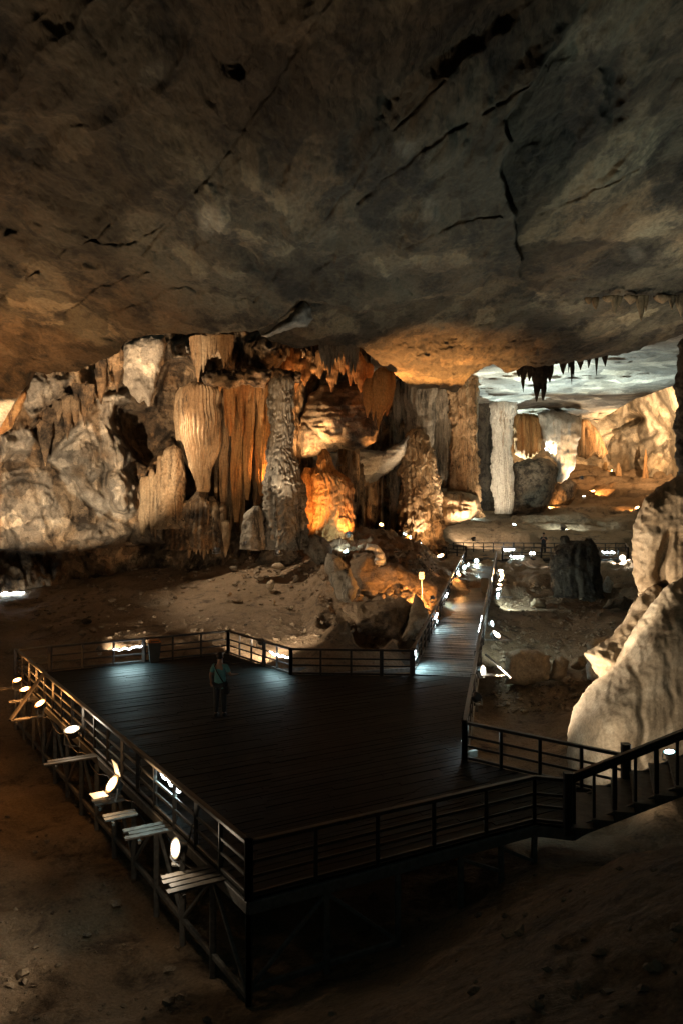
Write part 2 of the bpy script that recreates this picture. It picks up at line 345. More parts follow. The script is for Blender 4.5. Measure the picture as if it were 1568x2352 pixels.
def make_wall():
    xs = np.arange(-500, 985, 3.0); ys = np.arange(690, 1380, 3.0)
    PX, PY = np.meshgrid(xs, ys)
    d = interp(PX.ravel(), [(-500, 33), (0, 43), (200, 45.5), (330, 47), (480, 46.5), (620, 46), (700, 49), (800, 54), (900, 62), (985, 70)]).reshape(PX.shape)
    d = d - 1.6 * sstep(1150, 900, PY) * sstep(400, 100, PX)                       # leans over the chamber
    wob = 10 * fbm(np.stack([PX / 50, PY / 50, PX * 0], -1), 3, .5, 81); jx, jy = PX + wob, PY - wob * .8
    pale = np.zeros_like(d); stain_shade = np.zeros_like(d)
    def pil(poly, amp, soft, pa=0.0, shade=0.0):  # carved hollows have their darkness painted in as well
        nonlocal d, pale, stain_shade
        s = sdf(jx, jy, poly); k = sstep(-2, soft, s); d = d + amp * np.sqrt(np.clip(k, 0, 1)) * (.65 + .35 * sstep(0, soft * 3, s)); pale = np.maximum(pale, pa * sstep(-3, 6, s)); stain_shade = np.maximum(stain_shade, shade * sstep(-3, 6, s))
    pil([(193,956),(233,1019),(244,1118),(262,1165),(233,1188),(157,1118),(107,1055)], -1.3, 60, .75)
    pil([(222,915),(300,890),(300,925),(264,935),(262,990),(282,1018),(306,1040),(312,1110),(318,1180),(290,1200),(255,1190),(243,1110),(236,1020)], -1.9, 36, .6)
    pil([(0,1000),(70,980),(80,1010),(60,1060),(0,1060)], -1.2, 34, .5)
    pil([(0,1090),(60,1070),(110,1090),(150,1190),(230,1210),(240,1250),(0,1262)], -1.0, 70, .35)
    pil([(150,1240),(240,1190),(300,1200),(390,1195),(420,1230),(380,1246),(200,1262)], -1.2, 40, .25)
    pil([(240,1090),(300,1075),(322,1140),(310,1190),(262,1180)], -.7, 14, .3)
    pil([(95,1110),(118,1098),(128,1150),(108,1180),(92,1165)], -.6, 10, .5)
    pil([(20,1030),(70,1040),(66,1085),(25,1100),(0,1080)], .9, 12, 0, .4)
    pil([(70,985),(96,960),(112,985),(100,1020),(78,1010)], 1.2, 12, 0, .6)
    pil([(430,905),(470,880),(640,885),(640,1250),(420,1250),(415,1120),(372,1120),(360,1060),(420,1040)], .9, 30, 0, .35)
    pil([(62,870),(175,858),(150,905),(110,935),(70,960),(58,905)], -.9, 20, .4)
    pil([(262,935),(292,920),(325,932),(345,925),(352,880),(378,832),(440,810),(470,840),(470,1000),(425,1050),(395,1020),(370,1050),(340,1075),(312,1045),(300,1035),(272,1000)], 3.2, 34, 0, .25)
    pil([(310,1060),(350,1050),(395,1080),(410,1200),(330,1200),(312,1120)], -1.0, 30)
    pil([(690,880),(720,860),(800,850),(850,870),(845,900),(790,905),(740,930),(715,990),(690,1000),(680,940)], 1.0, 20, .1)
    pil([(560,770),(640,768),(720,790),(760,850),(700,870),(600,862),(540,850)], -2.4, 30, .1)
    pil([(590,764),(650,745),(660,790),(620,812),(585,800)], -2.0, 16, .5)
    pil([(390,780),(440,778),(450,800),(420,825),(392,830)], -2.2, 14, .4)
    # undercut shaped in along the left wall's foot so it stays in shadow
    foot = interp(PX.ravel(), [(-500,1255),(0,1262),(100,1270),(250,1256),(380,1245),(500,1250),(985,1260)]).reshape(PX.shape) + wob * .25
    d = d + 1.3 * sstep(-3, 4, PY - foot) * sstep(520, 380, PX) - .9 * sstep(0, 70, PY - foot)
    q = PN(PX, PY, d)
    st = q * np.array([1, 1, .45])
    d = d - .9 * fbm(st * .28, 4, .5, 82) - .35 * ridged(st * .7, 4, .55, 83) - .22 * sstep(560, 700, PX) * ridged(st * np.array([1.6, 1.6, .5]), 3, .5, 84)
    drip = sstep(30, -30, np.abs(PY - interp(PX.ravel(), [(-500,1100),(0,1010),(110,960),(200,905),(290,830),(400,800),(985,800)]).reshape(PX.shape)) - 25)
    d = d - 1.1 * drip * ridged(q * np.array([1.3, 1.3, .14]), 2, .5, 85)
    d = d - .9 * sstep(300, 400, PX) * sstep(1120, 1180, PY) * ridged(q * np.array([.9, .9, .2]), 3, .5, 86)
    f1, f2, cid = worley(q * np.array([.8, .8, .55]) + .35 * fbm(q * .8, 2, .5, 90)[..., None], 87)
    d = d + .30 * (cid - .5) * sstep(.02, .3, f2 - f1)
    d = d - .5 * sstep(380, 440, PX) * np.abs(ridged(q * np.array([1.5, 1.5, .12]), 2, .5, 91))
    d = d - .10 * fbm(q * 2.6, 3, .6, 88)
    for c in ([(120,1068),(175,1110),(200,1160),(260,1190)], [(236,955),(262,1010),(270,1080),(300,1120)], [(0,1120),(60,1100),(120,1120)], [(60,1200),(100,1180),(130,1262)], [(20,1180),(45,1262)], [(233,1190),(200,1240)], [(140,1030),(180,1000),(228,925)], [(40,1262),(60,1340)], [(110,1265),(118,1330)], [(180,1262),(210,1330)], [(330,1100),(345,1190)], [(365,1110),(380,1240)]):
        g = np.exp(-(linedist(PX + wob, PY + wob, c) / 3.5) ** 2); d = d + .3 * g; stain_shade = np.maximum(stain_shade, .35 * g)
    pale = (pale * 1.5 * (.75 + .9 * fbm(q * .45, 4, .6, 89)).clip(0, 1)).clip(0, 1)
    V = PN(PX, PY, d)
    # carry the sheet back over the top and outwards at both ends
    top = V[:1].copy(); top[..., 1] += 4; top[..., 2] += 5
    V = np.concatenate([top, V], 0); pale = np.concatenate([pale[:1], pale], 0); stain_shade = np.concatenate([stain_shade[:1], stain_shade], 0)
    me = np_mesh('cave_wall', V, gridfaces(V.shape[0], V.shape[1]), True, {'pale': pale, 'stain_shade': stain_shade})
    tag(link('cave_wall', me, M['wall']), 'rugged limestone wall closing the left side of the chamber', kind='structure')
make_wall()

def make_far():
    xs = np.arange(850, 2010, 3.5)
    # pale roof of the far chamber, dropping away from the mouth
    lip = interp(xs, [(850,935),(1060,925),(1110,932),(1135,952),(1180,962),(1213,970),(1250,958),(1330,962),(1372,966),(1420,938),(1460,915),(1550,885),(2010,800)])[None, :]
    nr = 130; t = np.linspace(0, 1, nr)[:, None]
    PX = np.broadcast_to(xs[None, :], (nr, len(xs))).copy(); PY = 690 + (lip - 690) * t
    d = (lambda a: (a ** -5 + interp(PX.ravel(), [(850,92),(1300,90),(1600,78),(2010,66)]).reshape(PX.shape) ** -5) ** -.2)(F * 8.2 / (1120 - PY))
    q = PN(PX, PY, d)
    wob = 10 * fbm(np.stack([PX / 50, PY / 50, PX * 0], -1), 3, .5, 281)
    d = d * (1 + .05 * fbm(q * .10, 4, .5, 101) + .004 * ridged(q * .5, 3, .5, 102))
    f1, f2, cid = worley(q * np.array([.28, .2, .28]) + .3 * fbm(q * .4, 3, .5, 8)[..., None], 103); d = d * (1 + .010 * (cid - .5) * sstep(.02, .25, f2 - f1))
    V = PN(PX, PY, d); V[..., 2] += .07 * fbm(V * .7, 4, .55, 104)
    stain_shade = .3 * sstep(.2, .6, fbm(q * np.array([.25, .12, .25]), 4, .6, 105))
    ext = [V[-1] + np.array([0, 2, .8]), V[-1] + np.array([0, 9, 5])]
    A = np.concatenate([V, np.stack(ext)], 0)
    me = np_mesh('far_cave_ceiling', A, gridfaces(*A.shape[:2]), True, {'stain_shade': np.concatenate([stain_shade, stain_shade[-1:], stain_shade[-1:]], 0)})
    tag(link('far_cave_ceiling', me, M['white']), 'pale roof of the far chamber above the white column', kind='structure')
    ys = np.arange(760, 1215, 3.5); PX, PY = np.meshgrid(xs, ys)
    d = interp(PX.ravel(), [(850,84),(1000,92),(1300,96),(1420,94),(1500,88),(1600,80),(2010,62)]).reshape(PX.shape)
    d = d - 5 * sstep(1010, 880, PY) * sstep(1380, 1560, PX)
    q = PN(PX, PY, d)
    wob = 12 * fbm(np.stack([PX / 60, PY / 60, PX * 0], -1), 3, .5, 111)
    d = d - 2.2 * fbm(q * .10, 4, .5, 112) - .9 * ridged(q * .22, 3, .5, 113)
    f1, f2, cid = worley(q * .17 + .3 * fbm(q * .2, 3, .5, 114)[..., None], 115); d = d + 1.8 * (cid - .5) * sstep(.02, .14, f2 - f1)
    for a in ([(1370,1000),(1420,985),(1440,972),(1470,960)], [(1470,1060),(1500,1035),(1560,1000)], [(1395,1050),(1410,1010)]):
        d = d + 1.2 * np.exp(-(linedist(PX + wob, PY + wob, a) / 5) ** 2)
    d = d + 2.0 * blob(PX + wob, PY + wob, 1455, 965, 25, 16, -20, 2)
    stain_shade = np.maximum(.8 * blob(PX + wob, PY + wob, 1458, 965, 26, 15, -20, 2), .75 * sstep(1030, 1060, PY + wob))  # darker in the hollow and toward the bottom of the wall
    V = PN(PX, PY, d)
    me = np_mesh('far_cave_wall', V, gridfaces(*V.shape[:2]), True, {'stain_shade': stain_shade})
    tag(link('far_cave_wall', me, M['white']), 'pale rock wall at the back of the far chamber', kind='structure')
make_far()

# ------------------------------------------------------------------ ground: control points (pixel, depth, or pixel and height)
GP = []
def gz(px, py, z): d = F * (EYE - z) / (py - HY); GP.append(((px - CX) / F * d, d, z))
def gd(px, py, d): GP.append(((px - CX) / F * d, d, EYE - (py - HY) / F * d))
for a in [(0,2352,-1.95),(300,2352,-1.95),(-300,2300,-1.9),(0,2050,-1.9),(250,2050,-1.9),(0,1900,-1.9),(-300,1800,-1.7),(420,2200,-1.85),(0,1720,-1.75),(578,2300,-1.75),(300,1900,-1.8),(60,1650,-1.6),(-300,1560,-1.0),
          (904,2172,-1.45),(1100,2060,-1.0),(1233,1975,-.75),(700,2000,-1.9),(600,1800,-2.0),(900,1800,-2.0),(400,1700,-1.9),(1200,1850,-1.5),(850,1600,-2.0),(1000,1600,-2.1),(1150,1750,-2.2)]: gz(*a)
for a in [(784,2352,8.6),(1000,2352,7.4),(1300,2352,6.2),(1568,2352,5.6),(1568,2150,6.6),(1568,2000,8.0),(1300,2120,8.6),(1050,2200,9.6),(1900,2100,5.2),(1900,1800,8.0),(650,2352,10.0),(1450,1950,11.2)]: gd(*a)
GP += [(0, 2.5, 3.4), (-6, 3, -1.2), (6, 2.5, 4.2), (-3, 5, .2)]
for a in [(0,1560,28.5),(0,1490,33),(0,1420,38),(0,1362,43.5),(-300,1400,36),(130,1345,44.5),(250,1325,45.5),(380,1305,46),(480,1292,46),(150,1480,32.5),(300,1500,29.5),(105,1535,28.0),(525,1455,31.2),(400,1400,36.5),(600,1400,35.5),(600,1320,42),
          (720,1480,29.3),(800,1475,29.8),(900,1485,29.4),(700,1390,36.5),(690,1290,44),(760,1290,43),(820,1340,38.5),(900,1400,34.5),(960,1440,32),(900,1320,41),(980,1380,37),(1010,1400,36),(860,1270,47),(950,1290,46.5),(1040,1330,47),(1000,1290,55),
          (780,1238,50),(620,1250,45.5),(560,1260,45.5)]: gd(*a)
for a in [(1200,1640,28.5),(1300,1600,29.5),(1180,1560,31.0),(1260,1560,31.0),(1180,1505,33.4),(1260,1508,33.4),(1180,1482,34.0),(1300,1480,34.6),(1180,1420,39),(1300,1425,38.6),(1400,1440,36),(1250,1385,42.6),(1180,1385,42.4),(1350,1395,41.8),(1420,1370,44),
          (1200,1335,49),(1350,1330,50),(1430,1325,51),(1200,1300,54.5),(1100,1330,49),(1400,1300,56),(1080,1262,61),(1250,1256,61),(1400,1262,60),(1060,1222,66),(1250,1215,68),(1420,1215,67),(1060,1186,75),(1250,1172,80),(1330,1140,86),(1450,1165,79),
          (1440,1100,91),(1540,1075,92),(1330,1085,95),(1180,1166,80),(880,1230,62),(850,1190,66),(850,1150,70),(960,1245,60),(1700,1300,45),(1700,1500,28),(1700,1150,75),(1480,1830,18.5),(1330,1720,23),(1000,1245,63)]: gd(*a)
GP += [(9.3, 15, -.9), (7, 18.5, -1.4), (5.5, 20.5, -1.7), (8.5, 13, -.4), (10, 21, -1.2), (6.5, 15.6, -1.2), (-30, 60, 3), (0, 110, 9), (60, 110, 11), (-45, 30, .5), (-25, 12, -1.6), (25, 20, .5)]
GP = np.array(GP)
def _uv(x, y): return np.stack([x / y * 1.6, np.log(np.maximum(y, .5))], -1)
_gu = _uv(GP[:, 0], GP[:, 1])
def _phi(a, b):
    r2 = ((a[:, None, :] - b[None, :, :]) ** 2).sum(-1); return np.sqrt(r2 + 2e-4)
_W = np.linalg.solve(np.block([[_phi(_gu, _gu) + 2e-3 * np.eye(len(GP)), np.ones((len(GP), 1))], [np.ones((1, len(GP))), np.zeros((1, 1))]]), np.append(GP[:, 2], 0))
def ground_base(x, y):
    x = np.asarray(x, float); y = np.asarray(y, float)
    u = _uv(x, y).reshape(-1, 2); out = np.empty(len(u))
    for k in range(0, len(u), 20000):
        out[k:k + 20000] = _phi(u[k:k + 20000], _gu) @ _W[:-1] + _W[-1]
    return out.reshape(x.shape)
def ground_z(x, y, detail=True):
    x = np.asarray(x, float); y = np.asarray(y, float)
    z = ground_base(x, y)
    p = np.stack([x, y, z * 0], -1)
    px = CX + x / y * F; py = HY + (EYE - z) / y * F
    far = sstep(56, 66, y)
    z = z + .16 * fbm(p * .45, 4, .5, 120) * (1 - .4 * far) + .05 * fbm(p * 1.6, 3, .55, 121)
    # rimstone steps right of the walk and across the far hill
    rim = sstep(1120, 1180, px) * sstep(36, 40, y)
    ph = z * 1.35 + .5 * fbm(p * .22, 3, .5, 122); fr = ph - np.floor(ph)
    z = z + rim * (.42 + .45 * far) * (sstep(.0, .25, fr) - fr)
    z = z + .55 * far * ridged(p * np.array([.10, .34, 1]), 3, .5, 123)
    # broken rock of the ridge beside the walk and the ledge in the sand
    rg = sstep(690, 740, px) * sstep(1010, 960, px) * sstep(1225, 1260, py) * sstep(1490, 1455, py)
    z = z + rg * (.45 * ridged(p * .55, 4, .55, 124) + .12 * fbm(p * 2.2, 3, .6, 125))
    z = z + .45 * sstep(0, 26, sdf(px + 14 * pn(p * .9, 126), py + 9 * pn(p * .9, 127), [(268,1345),(330,1358),(392,1350),(408,1370),(390,1392),(345,1398),(300,1385)]))
    lf = sstep(640, 700, px) * sstep(40, 44, y) * sstep(60, 54, y)
    z = z + .35 * lf * ridged(p * .5, 3, .5, 128)
    return z
def make_ground():
    ny = 520; ys = 3.2 * np.exp(np.linspace(0, math.log(112 / 3.2), ny)); us = np.linspace(-.62, .62, 470)
    Y, U = np.meshgrid(ys, us, indexing='ij'); X = U * Y
    Z = ground_z(X, Y)
    p = np.stack([X, Y, Z], -1)
    f1, f2, cid = worley(p * np.array([2.3, 2.3, .2]), 130)
    peb = sstep(.35, .05, f1) * (cid > .72) * sstep(14, 24, Y)
    Z = Z + .07 * peb
    PX = CX + X / Y * F; PY = HY + (EYE - Z) / Y * F
    pale = .5 * sstep(0, 10, sdf(PX, PY, [(300,1372),(345,1380),(392,1372),(408,1372),(392,1394),(345,1400),(305,1388)])) + .35 * peb
    pale = np.maximum(pale, .45 * sstep(1150, 1200, PX) * sstep(41, 44, Y) * sstep(50, 46, Y) * sstep(.0, .5, fbm(p * .8, 3, .5, 131)))
    A = np.stack([X, Y, Z], -1)
    l = A[:, :1] + np.array([-1, 0, 0]) * 40; r = A[:, -1:] + np.array([1, 0, 0]) * 40
    back = A[:1].copy(); 
    A2 = np.concatenate([l, A, r], 1); pl = np.concatenate([pale[:, :1] * 0, pale, pale[:, :1] * 0], 1)
    bk = A2[:1].copy(); bk[..., 1] = -25; bk[..., 2] += 1
    A2 = np.concatenate([bk, A2], 0); pl = np.concatenate([pl[:1] * 0, pl], 0)
    me = np_mesh('ground', A2, gridfaces(*A2.shape[:2])[:, ::-1], True, {'pale': pl})
    tag(link('ground', me, M['sand']), 'brown sandy and rocky cave floor rising toward the walls', kind='structure')
make_ground()
def make_rubble():                           # grit and small rubble nobody could count
    r = np.random.default_rng(3); V, Fc = [], []; base = 0
    ico = bmesh.new(); bmesh.ops.create_icosphere(ico, subdivisions=1, radius=1); iv = np.array([v.co[:] for v in ico.verts]); fi = np.array([[v.index for v in f.verts] for f in ico.faces]); ico.free()
    px, py = [], []
    for (x0, x1, y0, y1, n) in ((80, 1000, 1290, 1480, 800), (560, 1000, 1260, 1330, 500), (1130, 1460, 1340, 1640, 1100), (-40, 480, 1750, 2352, 130), (700, 1568, 2000, 2352, 60)):
        px.append(r.uniform(x0, x1, n)); py.append(r.uniform(y0, y1, n))
    px = np.concatenate(px); py = np.concatenate(py)
    dl = np.linspace(5, 60, 420); zz = ground_z(((px - CX) / F)[:, None] * dl[None, :], np.broadcast_to(dl, (len(px), len(dl))))
    k = (zz > EYE - (py[:, None] - HY) / F * dl[None, :]).argmax(1); d = dl[k]; x = (px - CX) / F * d; z = zz[np.arange(len(px)), k]
    keep = k > 0
    for xx, yy, z_ in zip(x[keep], d[keep], z[keep]):
        s = .022 * (1 + 3.2 * r.random() ** 4) * (1 + yy / 40)
        w = iv * (1 + .3 * r.standard_normal((len(iv), 1))) * np.array([1, r.uniform(.7, 1.2), r.uniform(.45, .8)]) * s
        a = r.uniform(0, 6.28); w = w @ np.array([[math.cos(a), math.sin(a), 0], [-math.sin(a), math.cos(a), 0], [0, 0, 1]])
        V.append(w + np.array([xx, yy, z_ + .2 * s])); Fc.append(fi + base); base += len(iv)
    me = np_mesh('rubble', np.concatenate(V), np.concatenate(Fc), False)
    tag(link('rubble', me, M['rubble']), 'scattered grit and small stones on the cave floor', kind='stuff')
make_rubble()
_ds = np.linspace(4, 110, 1400)
def hit(px, py):                             # depth at which the sight line through a pixel meets the ground
    x = (px - CX) / F * _ds; z = EYE - (py - HY) / F * _ds
    below = ground_z(x, _ds) > z
    k = int(np.argmax(below)) if below.any() else len(_ds) - 1
    return float(_ds[k])

# ------------------------------------------------------------------ rock formations
def column(name, label, cat, mat, d, rows, fl=(0, 0), lump=(0, 0), tier=(0, 0), rib=(0, 0), squash=.8, step=2.4, nang=84, seed=0, group=None, parts=None, parent=None, wig=.0):
    """one rock of revolution along a wandering axis; rows = (py, centre px, half width px); fl flutes, lump knobs, tier drip tiers"""
    VV, FF, base = [], [], 0
    for rws in ([rows] if parts is None else parts):
        rws = sorted(rws); a = np.array(rws, float); py = np.arange(a[0, 0], a[-1, 0] + .1, step)
        cx = np.interp(py, a[:, 0], a[:, 1]); hw = np.interp(py, a[:, 0], a[:, 2])
        k = np.ones(5) / 5
        if len(py) > 12:
            cx = np.convolve(np.pad(cx, 2, 'edge'), k, 'valid'); hw = np.convolve(np.pad(hw, 2, 'edge'), k, 'valid')
        x0 = (cx - CX) / F * d; z0 = EYE - (py - HY) / F * d; r0 = hw / F * d
        th = np.linspace(0, 2 * math.pi, nang, endpoint=False)
        ct, sn = np.cos(th)[None, :], np.sin(th)[None, :]
        Z = np.broadcast_to(z0[:, None], (len(py), nang)).copy(); r = np.broadcast_to(r0[:, None], Z.shape).copy()
        rm = max(r0.max(), .05)
        if fl[0]:
            r = r * (1 + fl[0] * (ridged(np.stack([ct * fl[1] + 0 * Z, sn * fl[1] + 0 * Z, Z * .06 / rm], -1), 3, .5, seed + 1) - .35))
        if rib[0]:
            pz = .9 * fbm(np.stack([ct * 1.2 + 0 * Z, sn * 1.2 + 0 * Z, Z * .25 / rm], -1), 2, .5, seed + 8)
            r = r * (1 + rib[0] * (np.abs(np.sin(th[None, :] * rib[1] / 2 + pz * 2.2)) ** .7 - .7))
        if tier[0]:
            ph = Z / tier[1] + 1.7 * fbm(np.stack([ct * 1.5 + 0 * Z, sn * 1.5 + 0 * Z, Z * .5], -1), 3, .6, seed + 2); fr = ph - np.floor(ph)
            r = r * (1 + tier[0] * (.5 - fr))
        W = np.stack([x0[:, None] + r * ct, d + r * sn * squash, Z], -1)
        if lump[0]:
            f1, f2, cid = worley(W * lump[1] + .3 * fbm(W * lump[1], 2, .5, seed + 5)[..., None], seed + 3)
            r = r + lump[0] * (.55 - f1) * np.minimum(1, r / .25)
        r = r * (1 + .10 * fbm(W * 1.1, 3, .5, seed + 4)) + .02 * fbm(W * 5, 2, .6, seed + 6) * np.minimum(1, r / .15)
        r = np.maximum(r, .004)
        xo = x0[:, None] + (.10 * rm * pn(np.stack([z0 * .9, z0 * 0 + seed, z0 * 0], -1), 3))[:, None] * (1 + wig)
        W = np.stack([xo + r * ct, d + r * sn * squash, Z + .06 * fbm(W * 2.0, 2, .5, seed + 7) * np.minimum(1, r / .2)], -1)
        capt = np.broadcast_to(W[:1].mean(1, keepdims=True), (1, nang, 3)); capb = np.broadcast_to(W[-1:].mean(1, keepdims=True), (1, nang, 3))
        W = np.concatenate([capt, W, capb], 0)
        VV.append(W.reshape(-1, 3)); FF.append(gridfaces(W.shape[0], nang, True)[:, ::-1] + base); base += W.shape[0] * nang
    me = np_mesh(name, np.concatenate(VV), np.concatenate(FF))
    o = link(name, me, M[mat], parent)
    return tag(o, label, cat, group)

def pebble(name, label, cat, mat, poly, d, Rp=26, thick=1.0, amp=.14, freq=.9, step=3.0, jit=3.0, flute=0, tilt=0, seed=0, group=None, pale=None, back=.7, facet=.0, facf=.7, lump=0, lumpf=2.0, strat=0, dfun=None):
    """a solid rock with a given outline: bulging front, its own back, relief along the surface"""
    poly = np.array(poly, float); x0, y0 = poly.min(0) - 3 * step; x1, y1 = poly.max(0) + 3 * step
    PX, PY = np.meshgrid(np.arange(x0, x1, step), np.arange(y0, y1, step))
    g = np.stack([PX / 18, PY / 18, PX * 0 + seed], -1)
    s = sdf(PX, PY, poly) + jit * fbm(g, 3, .6, seed + 200)
    gy, gx = np.gradient(s, step); gn = np.hypot(gx, gy) + 1e-6
    ring = (s <= 0) & (s > -1.6 * step)
    PX2 = np.where(ring, PX + (-s) * gx / gn ** 2, PX); PY2 = np.where(ring, PY + (-s) * gy / gn ** 2, PY)
    s = np.where(ring, 0, s); ok = s >= 0
    cell = ok[:-1, :-1] & ok[1:, :-1] & ok[:-1, 1:] & ok[1:, 1:]
    cy = poly[:, 1].mean()
    dc = d + tilt * (PY2 - cy) / 100.0
    if dfun is not None: dc = dc + dfun(PX2, PY2)
    pr = np.sqrt(np.clip(1 - (1 - np.clip(s / Rp, 0, 1)) ** 2, 0, 1))
    q = PN(PX2, PY2, dc)
    rel = amp * fbm(q * freq, 4, .55, seed + 210)
    if flute: rel = rel + flute * ridged(q * np.array([2.4, 2.4, .10]), 2, .5, seed + 211)
    if facet:
        f1, f2, cid = worley(q * facf + .25 * fbm(q * facf, 2, .5, seed + 212)[..., None], seed + 213); rel = rel + facet * (cid - .5) * sstep(.02, .2, f2 - f1)
    if lump:
        f1, f2, cid = worley(q * lumpf, seed + 214); rel = rel + lump * (.55 - f1)
    if strat:
        rel = rel + strat * ridged(q * np.array([.5, .5, 2.6]) + .5 * fbm(q * .5, 2, .5, seed + 3)[..., None], 2, .5, seed + 215)
    edge = sstep(0, .35, pr)
    fr = dc - thick * pr - rel * edge; bk = dc + thick * back * pr
    n = PX.size; idx = np.arange(n).reshape(PX.shape)
    a, b, c, e = idx[:-1, :-1][cell], idx[:-1, 1:][cell], idx[1:, 1:][cell], idx[1:, :-1][cell]
    V = np.concatenate([PN(PX2, PY2, fr).reshape(-1, 3), PN(PX2, PY2, bk).reshape(-1, 3)])
    Fq = np.concatenate([np.stack([a, e, c, b], -1), np.stack([a + n, b + n, c + n, e + n], -1)])
    used = np.unique(Fq); mp = np.full(2 * n, -1); mp[used] = np.arange(len(used))
    at = {}
    if pale is not None: at['pale'] = np.concatenate([pale(PX2, PY2).ravel()] * 2)[used]
    me = np_mesh(name, V[used], mp[Fq], True, at)
    return tag(link(name, me, M[mat]), label, cat, group)

def cones(items, seed=0, top=1.0):           # (px, top py, tip py, half width) -> profiles of hanging points
    out = []
    for k, (x, a, b, w) in enumerate(items):
        r = random.Random(seed * 100 + k); dx = r.uniform(-2, 2)
        h = b - a
        out.append([(a, x, w * top), (a + .25 * h, x, w), (a + .55 * h, x + dx * .4, w * .72), (a + .8 * h, x + dx * .8, w * .36), (a + .95 * h, x + dx, w * .12), (b, x + dx, .3)])
    return out
# ================================================================== the formations of the photograph
G_ST = 'stalactites and drapery hanging from the cave roof'
# --- left wall
pebble('hanging_flake', 'big pale rock flake with two blunt points, hanging from the roof at left', 'rock flake', 'wall',
       [(287,788),(330,772),(378,768),(385,790),(371,830),(363,870),(353,905),(348,930),(338,934),(331,920),(322,926),(312,915),(299,905),(286,882),(283,840)], 39.5, Rp=34, thick=.8, amp=.22, freq=.7, seed=1, lump=.08, lumpf=1.2, pale=lambda x, y: .75 + 0 * x)
pebble('hanging_flake', 'thin dark red rock flake at the left edge under the ceiling', 'rock flake', 'orange',
       [(-30,1010),(-20,960),(20,925),(60,895),(64,905),(48,950),(25,985),(0,1000)], 39.0, Rp=16, thick=.5, seed=2)
column('flowstone_drape', 'tall cream fluted stone shield in front of the dark hollow', 'drapery', 'flow', 42.5,
       [(878,460,12),(884,460,32),(900,460,45),(940,462,47),(1000,462,45),(1040,463,36),(1070,464,26),(1100,466,17),(1130,466,13)], fl=(.05, 3), rib=(.13, 34), lump=(.02, 3), squash=.55, nang=260, seed=3, group=G_ST)
column('flowstone_drape', 'narrow brown drape hugging the left edge of the cream fluted shield', 'drapery', 'flow', 43.6,
       [(888,424,8),(905,420,14),(960,417,15),(1030,424,13),(1065,436,8),(1085,444,3)], fl=(.2, 3.2), squash=.6, seed=4, group=G_ST)
column('stalagmite', 'domed ringed stalagmite standing left of the fluted shield', 'stalagmite', 'flow', 42.8,
       [(1024,400,5),(1030,398,17),(1048,398,24),(1100,398,26),(1150,399,26),(1195,400,36),(1215,400,44)], tier=(.18, .42), fl=(.05, 3), lump=(.05, 2.4), seed=5)
column('flowstone_mound', 'ribbed flowstone mound beneath the tip of the fluted shield', 'flowstone', 'wall', 42.8, None,
       parts=[[(1128,464,8),(1145,462,20),(1190,462,26),(1262,462,30)], [(1150,436,8),(1165,434,20),(1210,430,24),(1262,430,28)], [(1140,488,6),(1160,490,16),(1215,494,20),(1262,494,24)], [(1185,410,8),(1200,408,18),(1262,406,22)]], fl=(.2, 3), rib=(.12, 14), tier=(.10, .7), lump=(.18, 1.6), seed=6, nang=90)
for px, t, b, w, mt, lb, sd in [(516, 872, 1186, 9, 'flow', 'brown stone drape directly right of the fluted shield', 7), (546, 880, 1200, 12, 'orange', 'bright orange stone drape in the middle of the curtain', 8),
                                (571, 868, 1150, 9, 'orange', 'rust coloured slim drape between two orange ones', 9), (604, 868, 1140, 14, 'orange', 'golden drape touching the dark scaly column', 10)]:
    column('flowstone_drape', lb, 'drapery', mt, 42.6 + .25 * (sd % 3), [(t, px, w * .6), (t + 14, px, w), (t + 90, px + 2, w * 1.1), (b - 120, px - 1, w), (b - 50, px - 2, w * .75), (b, px - 3, w * .3)],
           fl=(.22, 2.6), rib=(.16, 14), lump=(.03, 2.6), squash=.7, nang=160, seed=sd, group=G_ST)
_r = random.Random(5)
def lobes(x0, x1, dx, t, b, w, seed=1):      # neighbouring flowstone ribs fused into one curtain
    r = random.Random(seed); out = []; x = x0
    while x < x1:
        a = r.uniform(*t); e = r.uniform(*b); k = r.uniform(*w); s_ = r.uniform(-4, 4)
        out.append([(a, x, k * .5), (a + 12, x, k), (a + (e - a) * .4, x + s_ * .3, k * r.uniform(.8, 1.15)), (a + (e - a) * .7, x + s_ * .6, k * r.uniform(.7, 1.0)), (e - 16, x + s_, k * .5), (e, x + s_, k * .12)]); x += dx * r.uniform(.7, 1.3)
    return out
column('flowstone_curtain', 'wide curtain of narrow brown ribs behind the orange drapes', 'drapery', 'flow', 43.5, None, parts=lobes(496, 634, 8, (852, 880), (1060, 1240), (5, 9), 3), fl=(.2, 2.5), lump=(.06, 2), nang=36, seed=11, group=G_ST)
column('flowstone_curtain', 'short rust ribs overlapping the top of the orange curtain', 'drapery', 'orange', 42.3, None, parts=lobes(508, 622, 9, (850, 870), (900, 1010), (4, 8), 4), fl=(.2, 2.5), lump=(.05, 2), nang=32, seed=12, group=G_ST)
column('flowstone_curtain', 'brown ribs between the ringed stalagmite and the left hollow', 'drapery', 'flow', 44.6, None, parts=lobes(330, 420, 10, (1040, 1110), (1180, 1250), (6, 11), 6), fl=(.2, 2.5), lump=(.1, 2), nang=32, seed=13, group=G_ST)
column('flowstone_curtain', 'lower ribs running down into the shadow beneath the fluted shield', 'drapery', 'flow', 42.6, None, parts=lobes(412, 520, 8, (1150, 1200), (1240, 1290), (6, 10), 7), fl=(.2, 2.5), lump=(.1, 2), nang=32, seed=14, group=G_ST)
column('flowstone_curtain', 'knobbly brown drips along the brow above the lit orange niche', 'drapery', 'orange', 44.5, None, parts=lobes(640, 850, 8, (795, 838), (848, 905), (6, 12), 8), fl=(.2, 2.5), lump=(.2, 1.8), nang=32, seed=15, group=G_ST)
